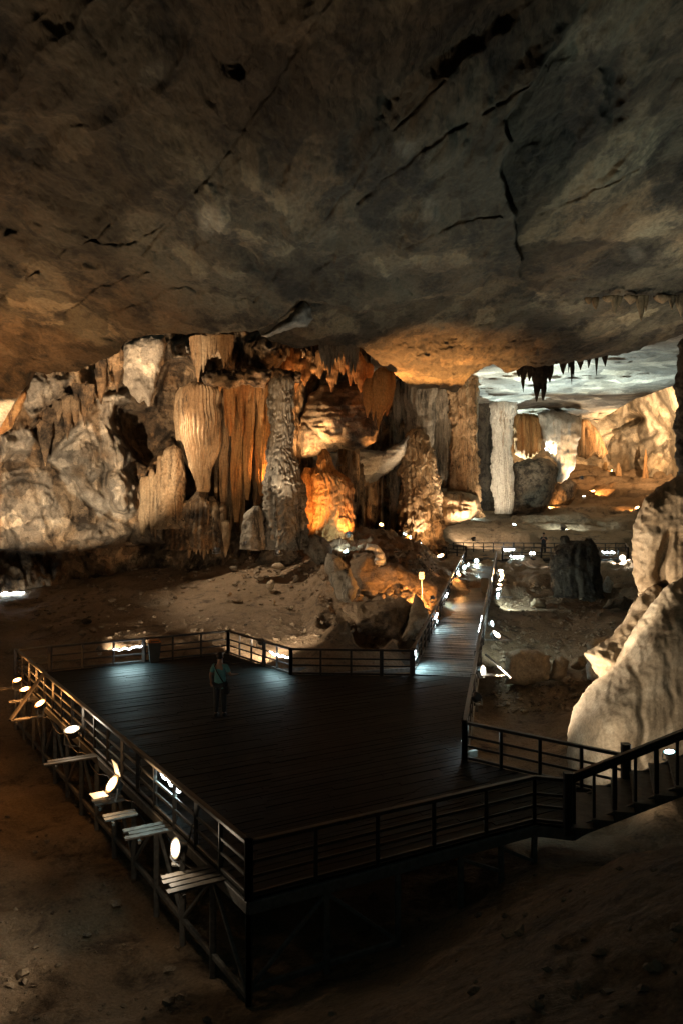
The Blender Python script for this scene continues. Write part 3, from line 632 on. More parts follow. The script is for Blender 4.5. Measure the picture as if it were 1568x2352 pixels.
column('flowstone_curtain', 'tattered dark ribs hanging right of the glowing drapery stalactite', 'drapery', 'grey', 57.6, None, parts=lobes(905, 990, 9, (870, 900), (940, 1040), (5, 11), 9), fl=(.25, 2.5), lump=(.15, 1.5), nang=32, seed=16, group=G_ST)
column('flowstone_curtain', 'grey ribs filling the top of the far column group', 'drapery', 'grey', 58.4, None, parts=lobes(985, 1095, 8, (872, 905), (960, 1120), (5, 10), 10), fl=(.25, 2.5), lump=(.1, 1.5), nang=32, seed=17, group=G_ST)
pebble('rock_shelf', 'knobbly brown rock shelf above the orange drapes', 'rock', 'wall', [(462,868),(470,856),(500,848),(560,850),(640,846),(690,858),(690,880),(620,878),(600,892),(560,884),(528,893),(500,888),(470,884)], 42.0, Rp=14, thick=.9, amp=.4, freq=1.4, seed=12, lump=.35, lumpf=1.6, jit=7, flute=.15)
column('rock_column', 'dark grey scaly column between the orange drapes and the lit orange wall', 'column', 'grey', 41.2,
       [(862,652,10),(868,650,20),(885,646,27),(930,645,25),(1000,646,24),(1040,645,27),(1080,648,33),(1120,652,42),(1170,656,43),(1215,660,42),(1262,662,48)], tier=(.2, .5), fl=(.14, 4.2), lump=(.12, 2.0), seed=13, nang=120)
column('stalagmite', 'knobbly pale stump at the foot of the dark scaly column', 'stalagmite', 'grey', 41.0, [(1163,588,6),(1170,588,13),(1182,584,21),(1215,582,27),(1262,582,32)], lump=(.25, 1.5), tier=(.1, .6), seed=14)
column('stalactite_cluster', 'brown dripping stalactite cluster left of the pale roof patch', 'stalactites', 'flow', 41.5, None, fl=(.2, 2.6), lump=(.07, 2.2), nang=40, seed=15, group=G_ST,
       parts=cones([(446,772,842,9),(456,770,880,11),(466,772,858,8),(474,772,840,8),(484,770,826,9),(495,770,818,8),(505,770,812,8),(514,768,848,9),(522,768,838,8),(531,768,820,8)], 3))
column('stalactite_cluster', 'grey green stalactite cluster hanging over the bright orange niche', 'stalactites', 'grey', 36.8, None, fl=(.22, 2.4), lump=(.03, 2.5), nang=44, seed=16, group=G_ST,
       parts=cones([(741,782,838,7),(748,778,848,8),(756,770,866,9),(765,764,846,10),(775,762,832,10),(785,762,828,10),(795,762,840,10),(804,760,862,10),(813,760,858,9),(819,764,838,6)], 4))
column('stalactite_cluster', 'glowing orange drapery stalactite with one long point', 'stalactites', 'orange', 43.0, None, fl=(.22, 3.2), lump=(.05, 2.2), nang=80, seed=17, group=G_ST,
       parts=[[(846,884,10),(852,882,18),(866,881,23),(895,880,22),(925,875,15),(955,870,7),(990,868,.5)], [(868,850,8),(885,847,13),(915,845,10),(945,843,4),(960,843,.5)], [(870,892,8),(905,894,9),(935,890,5),(958,887,.5)], [(880,862,9),(920,860,8),(950,857,3),(968,856,.5)]])
pebble('roof_block', 'grey rock block jutting below the edge of the ceiling slab', 'rock', 'white', [(600,772),(640,744),(668,722),(698,690),(714,706),(718,732),(706,750),(675,754),(640,766),(615,776)], 27.5, Rp=18, thick=.8, amp=.15, seed=18)
for lb, a, b, t, e, sd in (('brown dripping fringe directly left of the pale roof flake', 238, 292, 0, 1, 31), ('middle fringe of stalactites on the sloping roof edge at left', 176, 238, 1, 2, 32), ('lowest fringe of stalactites on the sloping roof edge at left', 96, 176, 2, 3, 33)):
    r = random.Random(sd); its = []; x = a
    while x < b:
        y = np.interp(x, [90, 200, 292], [960, 893, 805]) + r.uniform(-16, 16); ln = 22 + 120 * r.random() ** 2; its.append((x, y - 14, y + ln, r.uniform(5, 8) + ln * .05)); x += r.uniform(6, 20)
    column('stalactite_cluster', lb, 'stalactites', 'wall', 41.4 + .5 * t, None, parts=cones(its, sd), fl=(.2, 2.4), lump=(.14, 1.8), nang=32, seed=sd, group=G_ST)
# --- centre
pebble('hanging_rock', 'large grey hanging rock beside the lit orange niche', 'rock', 'wall', [(684,1000),(692,960),(712,905),(745,880),(800,872),(838,886),(852,930),(868,985),(862,1018),(815,1036),(778,1030),(755,1042),(720,1050),(694,1052)], 47.5, Rp=50, thick=1.8, amp=.35, freq=.5, facet=.5, facf=.5, strat=.12, seed=40, pale=lambda x, y: .5 * blob(x, y, 740, 950, 60, 60))
pebble('hanging_rock', 'pale dripping rock tooth behind the dark stalagmite', 'rock', 'white', [(700,1040),(776,1038),(772,1080),(760,1098),(742,1070),(730,1105),(716,1095),(704,1070)], 49.3, Rp=16, thick=.7, seed=41, flute=.12)
column('stalagmite', 'broad orange stalagmite with a narrow dark spire', 'stalagmite', 'orange', 44.5,
       [(1032,744,3),(1040,744,10),(1060,746,15),(1082,750,22),(1092,756,33),(1110,764,38),(1140,766,40),(1180,768,38),(1215,764,42),(1265,760,48)], tier=(.16, .5), fl=(.12, 4), lump=(.16, 1.9), seed=42, nang=110)
column('flowstone_mound', 'brightly lit orange flowstone beside the scaly column', 'flowstone', 'orange', 45.6, [(1075,712,10),(1095,714,22),(1150,716,28),(1200,718,33),(1262,720,38)], tier=(.1, .7), fl=(.2, 3.4), lump=(.1, 2), seed=43)
pebble('leaning_slab', 'smooth grey rock slab leaning over the dark passage', 'rock', 'white', [(772,1012),(826,1030),(876,1036),(918,1018),(938,1000),(934,1048),(904,1078),(856,1108),(832,1134),(804,1128),(776,1085)], 57.0, Rp=40, thick=1.6, amp=.3, freq=.4, strat=.25, tilt=2.5, seed=44)
pebble('flowstone_curtain', 'small amber lit curtain glimpsed at the end of the passage', 'drapery', 'orange', [(822,1150),(828,1138),(846,1124),(856,1130),(862,1102),(892,1098),(894,1152)], 71.0, Rp=10, thick=.5, flute=.35, seed=45, group=G_ST)
column('rock_column', 'slim pale knobbly column at the left edge of the great stalagmite', 'column', 'grey', 57.5, [(1020,908,15),(1060,906,14),(1100,905,11),(1180,905,10),(1215,903,12),(1262,902,16)], lump=(.2, 1.6), tier=(.18, .6), seed=46)
column('stalagmite', 'great tapering tan stalagmite beside the far walkway', 'stalagmite', 'flow', 56.0,
       [(985,955,10),(1005,957,24),(1040,960,32),(1075,961,36),(1100,963,38),(1130,966,43),(1180,967,46),(1220,966,47),(1275,963,50)], lump=(.34, 1.5), tier=(.16, .6), fl=(.14, 4), seed=47, nang=160)
column('rock_column', 'dark ragged column hanging above the great stalagmite', 'column', 'grey', 57.0, [(850,962,36),(900,962,36),(930,958,30),(960,962,28),(1000,962,26),(1030,962,22)], fl=(.26, 3.4), lump=(.25, 1.2), seed=48, nang=110)
column('flowstone_drape', 'ribbed grey drape with white streaks in the column group', 'drapery', 'grey', 59.0, [(850,1012,26),(930,1013,27),(1000,1016,27),(1060,1018,25),(1105,1019,21),(1122,1019,8)], fl=(.14, 3), rib=(.16, 22), lump=(.04, 1.6), squash=.7, seed=49, nang=220, group=G_ST)
column('rock_column', 'stout brown column left of the dark gap', 'column', 'flow', 58.0, [(850,1060,30),(920,1062,26),(980,1064,22),(1020,1064,23),(1060,1065,27),(1110,1064,29),(1150,1062,34),(1190,1056,44)], fl=(.2, 3), rib=(.08, 20), tier=(.18, .8), lump=(.3, 1.2), seed=50, nang=180)
pebble('flowstone_mound', 'dark low flowstone mound under the column group', 'flowstone', 'flow', [(1005,1130),(1060,1126),(1098,1140),(1104,1172),(1080,1196),(1000,1215)], 57.2, Rp=30, thick=1.6, amp=.3, flute=.2, strat=.2, seed=51)
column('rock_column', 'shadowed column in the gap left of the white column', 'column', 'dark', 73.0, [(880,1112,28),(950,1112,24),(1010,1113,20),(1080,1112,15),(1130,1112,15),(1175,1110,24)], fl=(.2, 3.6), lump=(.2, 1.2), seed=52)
column('rock_column', 'bright white column with shingled base', 'column', 'calcite', 66.0,
       [(925,1155,28),(945,1154,26),(970,1153,23),(1010,1152,20),(1036,1151,18),(1046,1151,21),(1080,1152,22),(1125,1153,23),(1150,1156,20),(1180,1157,16)], fl=(.1, 4), rib=(.10, 26), tier=(.16, .6), lump=(.16, 1.7), seed=53, nang=200)
pebble('flowstone_drape', 'orange drape hanging right of the white column', 'drapery', 'orange', [(1176,952),(1212,948),(1242,956),(1246,1008),(1238,1040),(1222,1050),(1206,1057),(1192,1048),(1180,1042)], 75.0, Rp=22, thick=1.6, flute=.5, seed=54, group=G_ST)
pebble('hanging_rock', 'lumpy golden rock mass hanging in the lit far chamber', 'rock', 'calcite', [(1232,948),(1262,942),(1335,955),(1334,1000),(1322,1035),(1320,1070),(1302,1100),(1288,1110),(1272,1106),(1276,1062),(1258,1036),(1244,1002)], 74.0, Rp=30, thick=2.2, amp=.5, freq=.5, lump=.5, lumpf=.9, flute=.25, seed=55)
pebble('flowstone_drape', 'fringed tan drape sloping down right of the golden rock mass', 'drapery', 'flow', [(1322,955),(1345,962),(1376,992),(1394,1040),(1382,1056),(1362,1046),(1348,1054),(1326,1048)], 80.0, Rp=18, thick=1.2, flute=.5, seed=56, group=G_ST)
pebble('flowstone_mound', 'dim brown boulder mound behind the white column', 'flowstone', 'rock', [(1172,1066),(1212,1052),(1258,1052),(1284,1078),(1274,1120),(1262,1150),(1240,1180),(1172,1180)], 73.0, Rp=44, thick=2.4, amp=.4, freq=.4, seed=57)
pebble('boulder', 'orange lit boulder on the far slope beside a small lamp', 'boulder', 'rock', [(1258,1176),(1262,1140),(1280,1110),(1305,1100),(1325,1112),(1318,1145),(1295,1176)], 76.0, Rp=28, thick=1.8, amp=.3, seed=58)
column('stalagmite', 'small pointed stalagmite on the far slope', 'stalagmite', 'flow', hit(1419, 1092) - .2, [(1063,1419,1),(1070,1419,4),(1082,1420,6),(1096,1420,7)], lump=(.1, 1.5), nang=32, seed=59)
column('stalagmite', 'tall thin stalagmite on the far slope at right', 'stalagmite', 'flow', hit(1481, 1096) - .2, [(1032,1482,1),(1045,1482,3),(1065,1481,4),(1085,1481,6),(1100,1481,8)], lump=(.1, 1.5), nang=32, seed=60)
# --- hanging points along the right roof edge
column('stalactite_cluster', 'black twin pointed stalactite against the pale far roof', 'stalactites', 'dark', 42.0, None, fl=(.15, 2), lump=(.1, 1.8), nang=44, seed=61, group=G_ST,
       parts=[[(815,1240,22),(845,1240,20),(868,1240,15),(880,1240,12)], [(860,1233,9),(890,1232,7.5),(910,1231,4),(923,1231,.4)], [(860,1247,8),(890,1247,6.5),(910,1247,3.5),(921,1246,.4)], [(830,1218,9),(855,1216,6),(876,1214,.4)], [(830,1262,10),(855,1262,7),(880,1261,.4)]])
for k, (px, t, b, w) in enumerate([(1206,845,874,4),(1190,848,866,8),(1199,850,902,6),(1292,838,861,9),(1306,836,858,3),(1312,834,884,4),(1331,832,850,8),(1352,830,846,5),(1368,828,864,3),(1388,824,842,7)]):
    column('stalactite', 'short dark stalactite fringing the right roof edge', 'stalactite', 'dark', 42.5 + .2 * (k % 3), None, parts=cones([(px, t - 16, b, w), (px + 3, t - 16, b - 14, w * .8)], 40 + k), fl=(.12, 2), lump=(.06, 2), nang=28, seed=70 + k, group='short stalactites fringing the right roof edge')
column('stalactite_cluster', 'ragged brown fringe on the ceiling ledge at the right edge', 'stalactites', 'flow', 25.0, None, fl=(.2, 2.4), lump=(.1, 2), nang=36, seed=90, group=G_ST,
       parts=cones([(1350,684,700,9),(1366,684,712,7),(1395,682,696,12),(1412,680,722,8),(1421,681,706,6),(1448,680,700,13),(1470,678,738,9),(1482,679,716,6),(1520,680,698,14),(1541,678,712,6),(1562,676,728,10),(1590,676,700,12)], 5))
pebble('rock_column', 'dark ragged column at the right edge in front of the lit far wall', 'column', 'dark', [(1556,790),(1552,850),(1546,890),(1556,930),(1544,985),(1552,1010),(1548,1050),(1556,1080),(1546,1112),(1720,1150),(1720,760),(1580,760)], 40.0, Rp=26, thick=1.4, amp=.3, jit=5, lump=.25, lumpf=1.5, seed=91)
# --- right-hand wall, boulders
pebble('rock_wall', 'dim tan rock wall rising at the right above the bright boulder', 'rock wall', 'tan', [(1454,1330),(1452,1290),(1448,1245),(1456,1200),(1474,1152),(1508,1120),(1568,1086),(1700,1040),(1800,1100),(1800,1560),(1540,1560),(1500,1430),(1474,1392),(1462,1350)], 27.5, Rp=60, thick=2.4, amp=.35, freq=.6, jit=4, flute=.05, lump=.07, lumpf=1.6, seed=92,
       dfun=lambda x, y: 1.6 * blob(x, y, 1500, 1345, 34, 40, 20, 2) + 1.1 * blob(x, y, 1522, 1270, 12, 45, 15, 2) - 1.0 * blob(x, y, 1492, 1330, 26, 22, 0, 1))
pebble('boulder', 'ribbed rock foot sloping down under the right-hand wall', 'boulder', 'tan', [(1340,1500),(1366,1484),(1404,1462),(1438,1412),(1462,1370),(1500,1340),(1560,1360),(1620,1440),(1560,1640),(1400,1600)], 25.0, Rp=46, thick=1.6, amp=.25, freq=.8, lump=.12, lumpf=1.4, flute=.08, tilt=-1.6, seed=93)
pebble('boulder', 'huge bright tan boulder at the right edge behind the stair', 'boulder', 'tan', [(1300,1780),(1302,1700),(1306,1660),(1318,1622),(1346,1582),(1388,1545),(1420,1500),(1462,1432),(1496,1384),(1530,1345),(1580,1320),(1700,1300),(1850,1400),(1850,1960),(1320,1960)], 23.2, Rp=150, thick=2.6, amp=.09, freq=.7, jit=3, lump=.015, lumpf=2.2, flute=.02, tilt=-.25, seed=94,
       dfun=lambda x, y: -.7 * blob(x, y, 1400, 1660, 90, 130, 15) - .7 * blob(x, y, 1510, 1480, 60, 110, 30) + .10 * np.exp(-(linedist(x + 6 * np.sin(y / 17), y, [(1452, 1520), (1478, 1610), (1470, 1700), (1480, 1800)]) / 9) ** 2) + .06 * np.exp(-(linedist(x + 5 * np.sin(y / 13), y, [(1540, 1400), (1530, 1520), (1548, 1640)]) / 8) ** 2),
       pale=lambda x, y: .35 + .6 * sstep(-.1, .5, fbm(np.stack([x / 60, y / 60, x * 0], -1), 3, .5, 5)))
pebble('boulder', 'rounded tan knob left of the ribbed rock foot', 'boulder', 'tan', [(1348,1500),(1346,1478),(1362,1464),(1390,1462),(1408,1472),(1404,1500),(1376,1510)], 29.5, Rp=22, thick=.5, amp=.08, freq=2, seed=95)
pebble('boulder', 'pale hollow boulder with a white crest beside the huge one', 'boulder', 'calcite', [(1346,1560),(1344,1530),(1356,1506),(1384,1490),(1412,1484),(1420,1500),(1398,1530),(1376,1560)], 26.6, Rp=20, thick=.5, amp=.1, freq=2, seed=96, dfun=lambda x, y: .3 * blob(x, y, 1372, 1528, 14, 20, 30, 2))
pebble('coral_stone', 'small coral-like ribbed stone on the lower ground', 'rock', 'tan', [(1306,1534),(1312,1516),(1330,1506),(1346,1512),(1344,1530),(1330,1542)], hit(1325, 1545) - .3, Rp=12, thick=.3, amp=.05, freq=3, lump=.16, lumpf=5, seed=97)
for k, (poly, lb) in enumerate([([(1160,1570),(1158,1500),(1190,1490),(1232,1494),(1258,1506),(1266,1530),(1256,1562),(1210,1574)], 'long low rock bank beside the walkway'), ([(1262,1560),(1268,1514),(1290,1506),(1306,1520),(1302,1552),(1284,1566)], 'dark pitted rock between the low bank and the coral-like stone'),
                                ([(1216,1395),(1222,1376),(1236,1370),(1250,1378),(1252,1394)], 'little pale rock left of the dark stump'), ([(1378,1360),(1384,1336),(1394,1322),(1406,1338),(1402,1362)], 'pale upright rock right of the dark stump'), ([(1384,1398),(1396,1376),(1430,1370),(1452,1380),(1450,1400)], 'flat broken rock right of the dark stump')]):
    bx = sum(p[0] for p in poly) / len(poly); by = max(p[1] for p in poly)
    pebble('boulder', lb, 'boulder', ('tan', 'tan', 'tan', 'calcite', 'rock')[k], poly, hit(bx, by) - .25, Rp=16, thick=.6, amp=.14, freq=1.6, lump=.08, lumpf=2, seed=100 + k)
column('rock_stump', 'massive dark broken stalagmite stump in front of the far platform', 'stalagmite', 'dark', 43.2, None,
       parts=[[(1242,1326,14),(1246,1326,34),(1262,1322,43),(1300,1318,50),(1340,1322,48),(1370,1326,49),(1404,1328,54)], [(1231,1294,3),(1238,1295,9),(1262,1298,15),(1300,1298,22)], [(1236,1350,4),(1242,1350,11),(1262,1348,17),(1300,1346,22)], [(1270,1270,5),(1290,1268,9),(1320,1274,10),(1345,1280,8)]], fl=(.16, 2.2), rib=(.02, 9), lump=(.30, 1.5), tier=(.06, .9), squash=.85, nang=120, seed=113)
# --- ridge and stones of the mound
def onground(poly): 
    by = max(p[1] for p in poly); bx = [p[0] for p in poly if p[1] == by][0]; return hit(bx, by - 2)
ridge = [('grey_ridge', 'rough grey rock spine running down the ridge', 'grey', [(752,1268),(777,1275),(804,1308),(824,1352),(806,1388),(776,1380),(758,1334),(744,1301)], .7),
         ('boulder', 'dark broken boulder mass at the foot of the ridge', 'sand', [(800,1384),(860,1376),(922,1372),(945,1390),(932,1434),(914,1472),(874,1462),(826,1454),(806,1418),(778,1398)], .5),
         ('leaning_slab', 'flat slab leaning against the ridge near the small sign', 'tan', [(955,1362),(974,1390),(987,1417),(958,1452),(926,1474),(916,1467),(934,1434),(945,1391)], .4),
         ('earth_bank', 'orange lit earth bank falling toward the walkway', 'sand', [(803,1291),(841,1267),(874,1292),(912,1294),(957,1322),(1000,1342),(1006,1378),(986,1404),(969,1378),(955,1366),(912,1382),(874,1378),(827,1364),(808,1332)], .9),
         ('boulder', 'brown lump beneath the ruffled white flowstone', 'rock', [(810,1272),(838,1268),(862,1279),(860,1300),(843,1322),(812,1316)], .6),
         ('boulder', 'jagged rock pile at the top of the ridge', 'grey', [(695,1262),(700,1232),(722,1226),(748,1236),(765,1262),(758,1296),(728,1300)], .7),
         ('boulder', 'low rocks below the scaly column', 'rock', [(590,1290),(600,1262),(640,1250),(680,1256),(700,1280),(672,1298),(630,1302)], .6)]
for k, (n, lb, mt, poly, th) in enumerate(ridge):
    pebble(n, lb, 'rock' if n != 'earth_bank' else 'earth bank', mt, poly, onground(poly) + (.2 if k != 3 else 1.9), Rp=22, thick=th, amp=.18, freq=1.1, facet=.3, facf=.9, lump=.10, lumpf=2.2, jit=4, tilt=-2.2 if k in (1, 2, 3) else -1.0, seed=120 + k)
pebble('ruffled_flowstone', 'ruffled cream flowstone crest glowing on top of the ridge', 'flowstone', 'calcite', [(838,1262),(843,1249),(866,1252),(882,1271),(887,1296),(873,1312),(856,1322),(842,1324),(857,1300),(861,1280),(855,1266)], onground([(845, 1322)]) - 1.0, Rp=12, thick=.45, amp=.06, freq=2, strat=.22, step=1.6, jit=2, seed=130)
stones = [(199,1428,12,8),(214,1446,12,6),(190,1455,10,8),(537,1305,10,8),(622,1344,10,14),(640,1300,16,9),(655,1268,12,8),(600,1330,9,6),(630,1382,5,9),(565,1435,5,3),(645,1425,5,5),(670,1395,4,5),(734,1462,5,3),(785,1478,5,3),(560,1320,7,4),(680,1330,7,12),(232,1440,8,4),(700,1448,4,6)]
for k, (px, py, w, h) in enumerate(stones):
    d = hit(px, py + h); r = random.Random(k)
    poly = [(px + w * math.cos(a) * r.uniform(.75, 1.1), py + h * math.sin(a) * r.uniform(.75, 1.1)) for a in [j * 2 * math.pi / 9 for j in range(9)]]
    pebble('loose_stone', 'loose stone lying on the sandy slope behind the platform', 'stone', 'tan' if k % 3 else 'rock', poly, d - .05, Rp=max(w, h) * .8, thick=min(w, h) / F * d * 1.1, amp=.05, freq=2.5, jit=1.2, step=1.4, facet=.08, facf=2, seed=140 + k, group='loose stones on the sandy slope')
# ================================================================== timber platform, walk, stairs, rails
A_, B_, C_, D_ = on_z(38, 1551), on_z(525, 1501), on_z(668, 1549), on_z(945, 1553)
E_, F_, G_, H_ = on_z(572, 2063), on_z(1226, 1889), on_z(1066, 1744), on_z(1436, 1832)
I_ = on_z(1316, 1899)
WS = .22; wdir = Vector((WS, 1, .038)).normalized()
D2 = Vector((4.46, 25.8, 0))
def clip(poly, n, lo, hi):                   # keep lo <= p.n <= hi
    for sgn, lim in ((1, lo), (-1, -hi)):
        out = []
        for i, p in enumerate(poly):
            q = poly[(i + 1) % len(poly)]; a = sgn * p.dot(n) - lim; b = sgn * q.dot(n) - lim
            if a >= 0: out.append(p)
            if (a >= 0) != (b >= 0): out.append(p + (q - p) * (a / (a - b)))
        poly = out
        if len(poly) < 3: return []
    return poly
def boards_in(mb, polys, along, w=.145, gap=.008, t=.045, z=0.0, seed=1):
    n = Vector((-along.y, along.x, 0)).normalized(); al = Vector((along.x, along.y, 0)).normalized(); rr = random.Random(seed)
    for poly in polys:
        poly = [Vector((p.x, p.y, z)) for p in poly]
        area = sum(a.x * b.y - b.x * a.y for a, b in zip(poly, poly[1:] + poly[:1]))
        if area < 0: poly = poly[::-1]
        v0 = min(p.dot(n) for p in poly); v1 = max(p.dot(n) for p in poly); k = math.floor(v0 / w)
        while k * w < v1:
            st = clip(poly, n, k * w + gap / 2, (k + 1) * w - gap / 2)
            if st:
                u0 = min(p.dot(al) for p in st); u1 = max(p.dot(al) for p in st); u = u0 + rr.uniform(-3, 0)
                while u < u1:
                    seg = clip(st, al, u + .003, u + 3.2 - .003); u += 3.2
                    if seg:
                        dz = rr.uniform(-.006, .004)
                        mb.prism([p + Vector((0, 0, dz)) for p in seg], t)
            k += 1
fdir = (F_ - E_).normalized(); ldir = (A_ - E_).normalized()
plat = thing('viewing_platform', 'large dark timber viewing platform on a braced frame in the middle of the cave', 'platform', (0, 0, 0))
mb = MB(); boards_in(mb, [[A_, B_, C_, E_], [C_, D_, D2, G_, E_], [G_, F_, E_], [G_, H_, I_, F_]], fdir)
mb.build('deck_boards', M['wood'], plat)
Z = Vector((0, 0, 1))
mb = MB()                                     # joists and rim under the boards
for a, b in ((A_, B_), (B_, C_), (C_, D_), (D2, G_), (G_, H_), (H_, I_), (I_, F_), (F_, E_), (E_, A_)): mb.bar(a - Z * .15, b - Z * .15, .09, .19)
for k in range(1, 14): p = E_ + (A_ - E_) * k / 14; q = F_ + (Vector((4.0, 30, 0)) - F_) * k / 14; mb.bar(p - Z * .15, q - Z * .15 if k > 9 else p + (q - p) * .94 - Z * .15, .08, .16)
mb.build('rim_beam', M['beam'], plat)
foot = lambda p, dz=1.75: Vector((p.x, p.y, ground_z(np.array([p.x]), np.array([p.y]))[0] - .3))
def ledge_line(a, b, n, low, name):
    low_b = MB(); low_b.bar(a - Z * low, b - Z * low, .07, .10); low_b.build('bottom_chord', M['beam'], plat)
    for k in range(n + 1):
        p = a + (b - a) * k / n
        MB().bar(p - Z * .25, foot(p), .10).build('support_post', M['beam'], plat)
    for k in range(n):
        p = a + (b - a) * k / n; q = a + (b - a) * (k + 1) / n
        if k % 2 == 0: MB().bar(p - Z * low, q - Z * .25, .06).build('brace', M['beam'], plat)
        else: MB().bar(p - Z * .25, q - Z * low, .06).build('brace', M['beam'], plat)
nrm = Vector((-ldir.y, ldir.x, 0))
ledge_line(E_, A_, 13, 1.5, 'l'); ledge_line(E_, E_ + (F_ - E_) * .47, 2, 1.38, 'f')
for t in (.7, .86, 1.0):
    p = E_ + (F_ - E_) * t; MB().bar(p - Z * .25, foot(p), .10).build('support_post', M['beam'], plat)
for a, b in ((.7, .86), (.86, 1.0)): MB().bar(E_ + (F_ - E_) * a - Z * .3, E_ + (F_ - E_) * b - Z * .72, .06).build('brace', M['beam'], plat)

def railing(name, label, pts, n, thick=(), h=.87, mid=(.36, .62), base=True, group='timber railings', skip=()):
    a, b = Vector(pts[0]), Vector(pts[1]); o = thing(name, label, 'railing', a, group=group)
    b = b - a; a = Vector()
    MB().bar(a + Z * (h - .03), b + Z * (h - .03), .10, .065).build('top_rail', M['rail'], o)
    for f in mid: MB().bar(a + Z * h * f, b + Z * h * f, .035, .05).build('mid_rail', M['rail'], o)
    if base: MB().bar(a + Z * .05, b + Z * .05, .05, .06).build('bottom_rail', M['rail'], o)
    for k in range(n + 1):
        if k in skip: continue
        p = a + b * (k / n); w = .13 if k in thick else .07
        MB().bar(p - Z * .02, p + Z * (h + .01 if k in thick else h - .05), w).build('post', M['rail'], o)
    return o
railing('railing', 'back left railing of the platform, with the bin and a rope light', (A_, B_), 7, (1, 4, 7))
railing('railing', 'short back railing slanting forward from the far corner of the platform', (B_, C_), 5, (0, 3, 5))
railing('railing', 'straight back railing between the slanting piece and the walkway', (C_, D_), 4, (0, 3, 4))
railing('railing', 'long left side railing of the platform facing the floodlights', (E_, A_), 17, (0, 17))
railing('railing', 'front railing of the platform, almost black', (E_, F_), 5, (0,))
o = railing('railing', 'railing from the walkway corner to the big newel of the stair', (G_, H_), 4, (0,), skip=(4,))
MB().bar(H_ - G_ - Z * .1, H_ - G_ + Z * 1.08, .17).build('newel_post', M['rail'], o)
railing('railing', 'short railing from the platform front to the foot of the stair', (F_, I_), 1, ())

# ---- stair up to the right in the foreground
st = thing('timber_stair', 'timber stair climbing to the right from the platform', 'stair')
s0 = Vector((I_.x - .1, I_.y, 0)); sd = Vector((1.0, -.13, 0)).normalized(); sw = (H_ - I_); sw = Vector((sw.x * .3, sw.y, 0)).normalized() * 1.55
rise, run = .165, .36
mb = MB()
for k in range(9):
    p = s0 + sd * (.25 + k * run) + Z * (rise * (k + 1) - .10)
    a, b, c, d = p - sd * .19 - sw * .12, p + sd * .19 - sw * .12, p + sd * .19 + sw, p - sd * .19 + sw
    MB().prism([a, b, c, d], .05).build('tread', M['board'], st)
for off in (.06, .98):
    a = s0 + sw * off + sd * .05 - Z * .16; b = a + sd * 9 * run + Z * 9 * rise; MB().bar(a, b, .06, .20).build('stringer', M['beam'], st)
for side, off in (('near', -.05),):
    o = thing('stair_railing', 'sloping handrail of the timber stair in the foreground, with square balusters', 'railing', s0 + sw * off, group='timber railings')
    b = sd * 9 * run + Z * 9 * rise
    if side == 'near': MB().bar(-Z * .1, Z * 1.02, .15).build('newel_post', M['rail'], o)
    MB().bar(Z * .93, b + Z * .93, .12, .07).build('handrail', M['rail'], o)
    if side == 'near': MB().bar(Z * .84, b + Z * .84, .05, .09).build('handrail_apron', M['rail'], o)
    for k in range(1, 9):
        p = sd * (k * run + .1) + Z * (k * rise + .02); MB().bar(p, p + Z * .85, .075 if k % 2 == 0 else .05).build('baluster', M['rail'], o)

# ---- walkway to the far platform
def walk(name, label, a, b, width, rails, w=.15, posts=8, low=True):
    a, b = Vector(a), Vector(b); o = thing(name, label, 'walkway', a)
    v = b - a; al = v.normalized(); sd = Vector((al.y, -al.x, 0)).normalized(); n = int(v.length / w); rr = random.Random(5)
    mb = MB()
    for k in range(n):
        p = al * (k * w + w / 2) + Z * (-.02 + rr.uniform(-.006, .005)); e = rr.uniform(0, .03)
        mb.bar(p - sd * (width / 2 + e), p + sd * (width / 2 + e), w - .012, .045, up=(0, 0, 1))
    mb.build('deck_boards', M['walkwood'], o)
    for s in (-1, 1): MB().bar(sd * s * width * .42 - Z * .16, v + sd * s * width * .42 - Z * .16, .09, .2).build('side_beam', M['beam'], o)
    for k in range(posts + 1):
        for s in (-1, 1):
            p = v * (k / posts) + sd * s * width * .42; g = foot(a + p) - a; MB().bar(p - Z * .2, g, .11).build('support_post', M['beam'], o)
    for s, lb, nn in rails:
        railing('railing', lb, (a + sd * s * width / 2, b + sd * s * width / 2), nn, tuple(range(0, nn + 1, 4)))
    return o, sd, al
wa = Vector(((D_.x + D2.x) / 2, 25.82, 0.0)); wb = Vector((wa.x + WS * 27.2, 53.0, 1.05))
walk('timber_walkway', 'long straight timber walkway leading from the platform into the cave', wa, wb, 2.08, [(-1, 'left railing of the long walkway', 24), (1, 'right railing of the long walkway', 24)])
railing('railing', 'railing along the platform edge before the long walkway, with a strip light', (G_, D2), 7, (0, 4, 7))
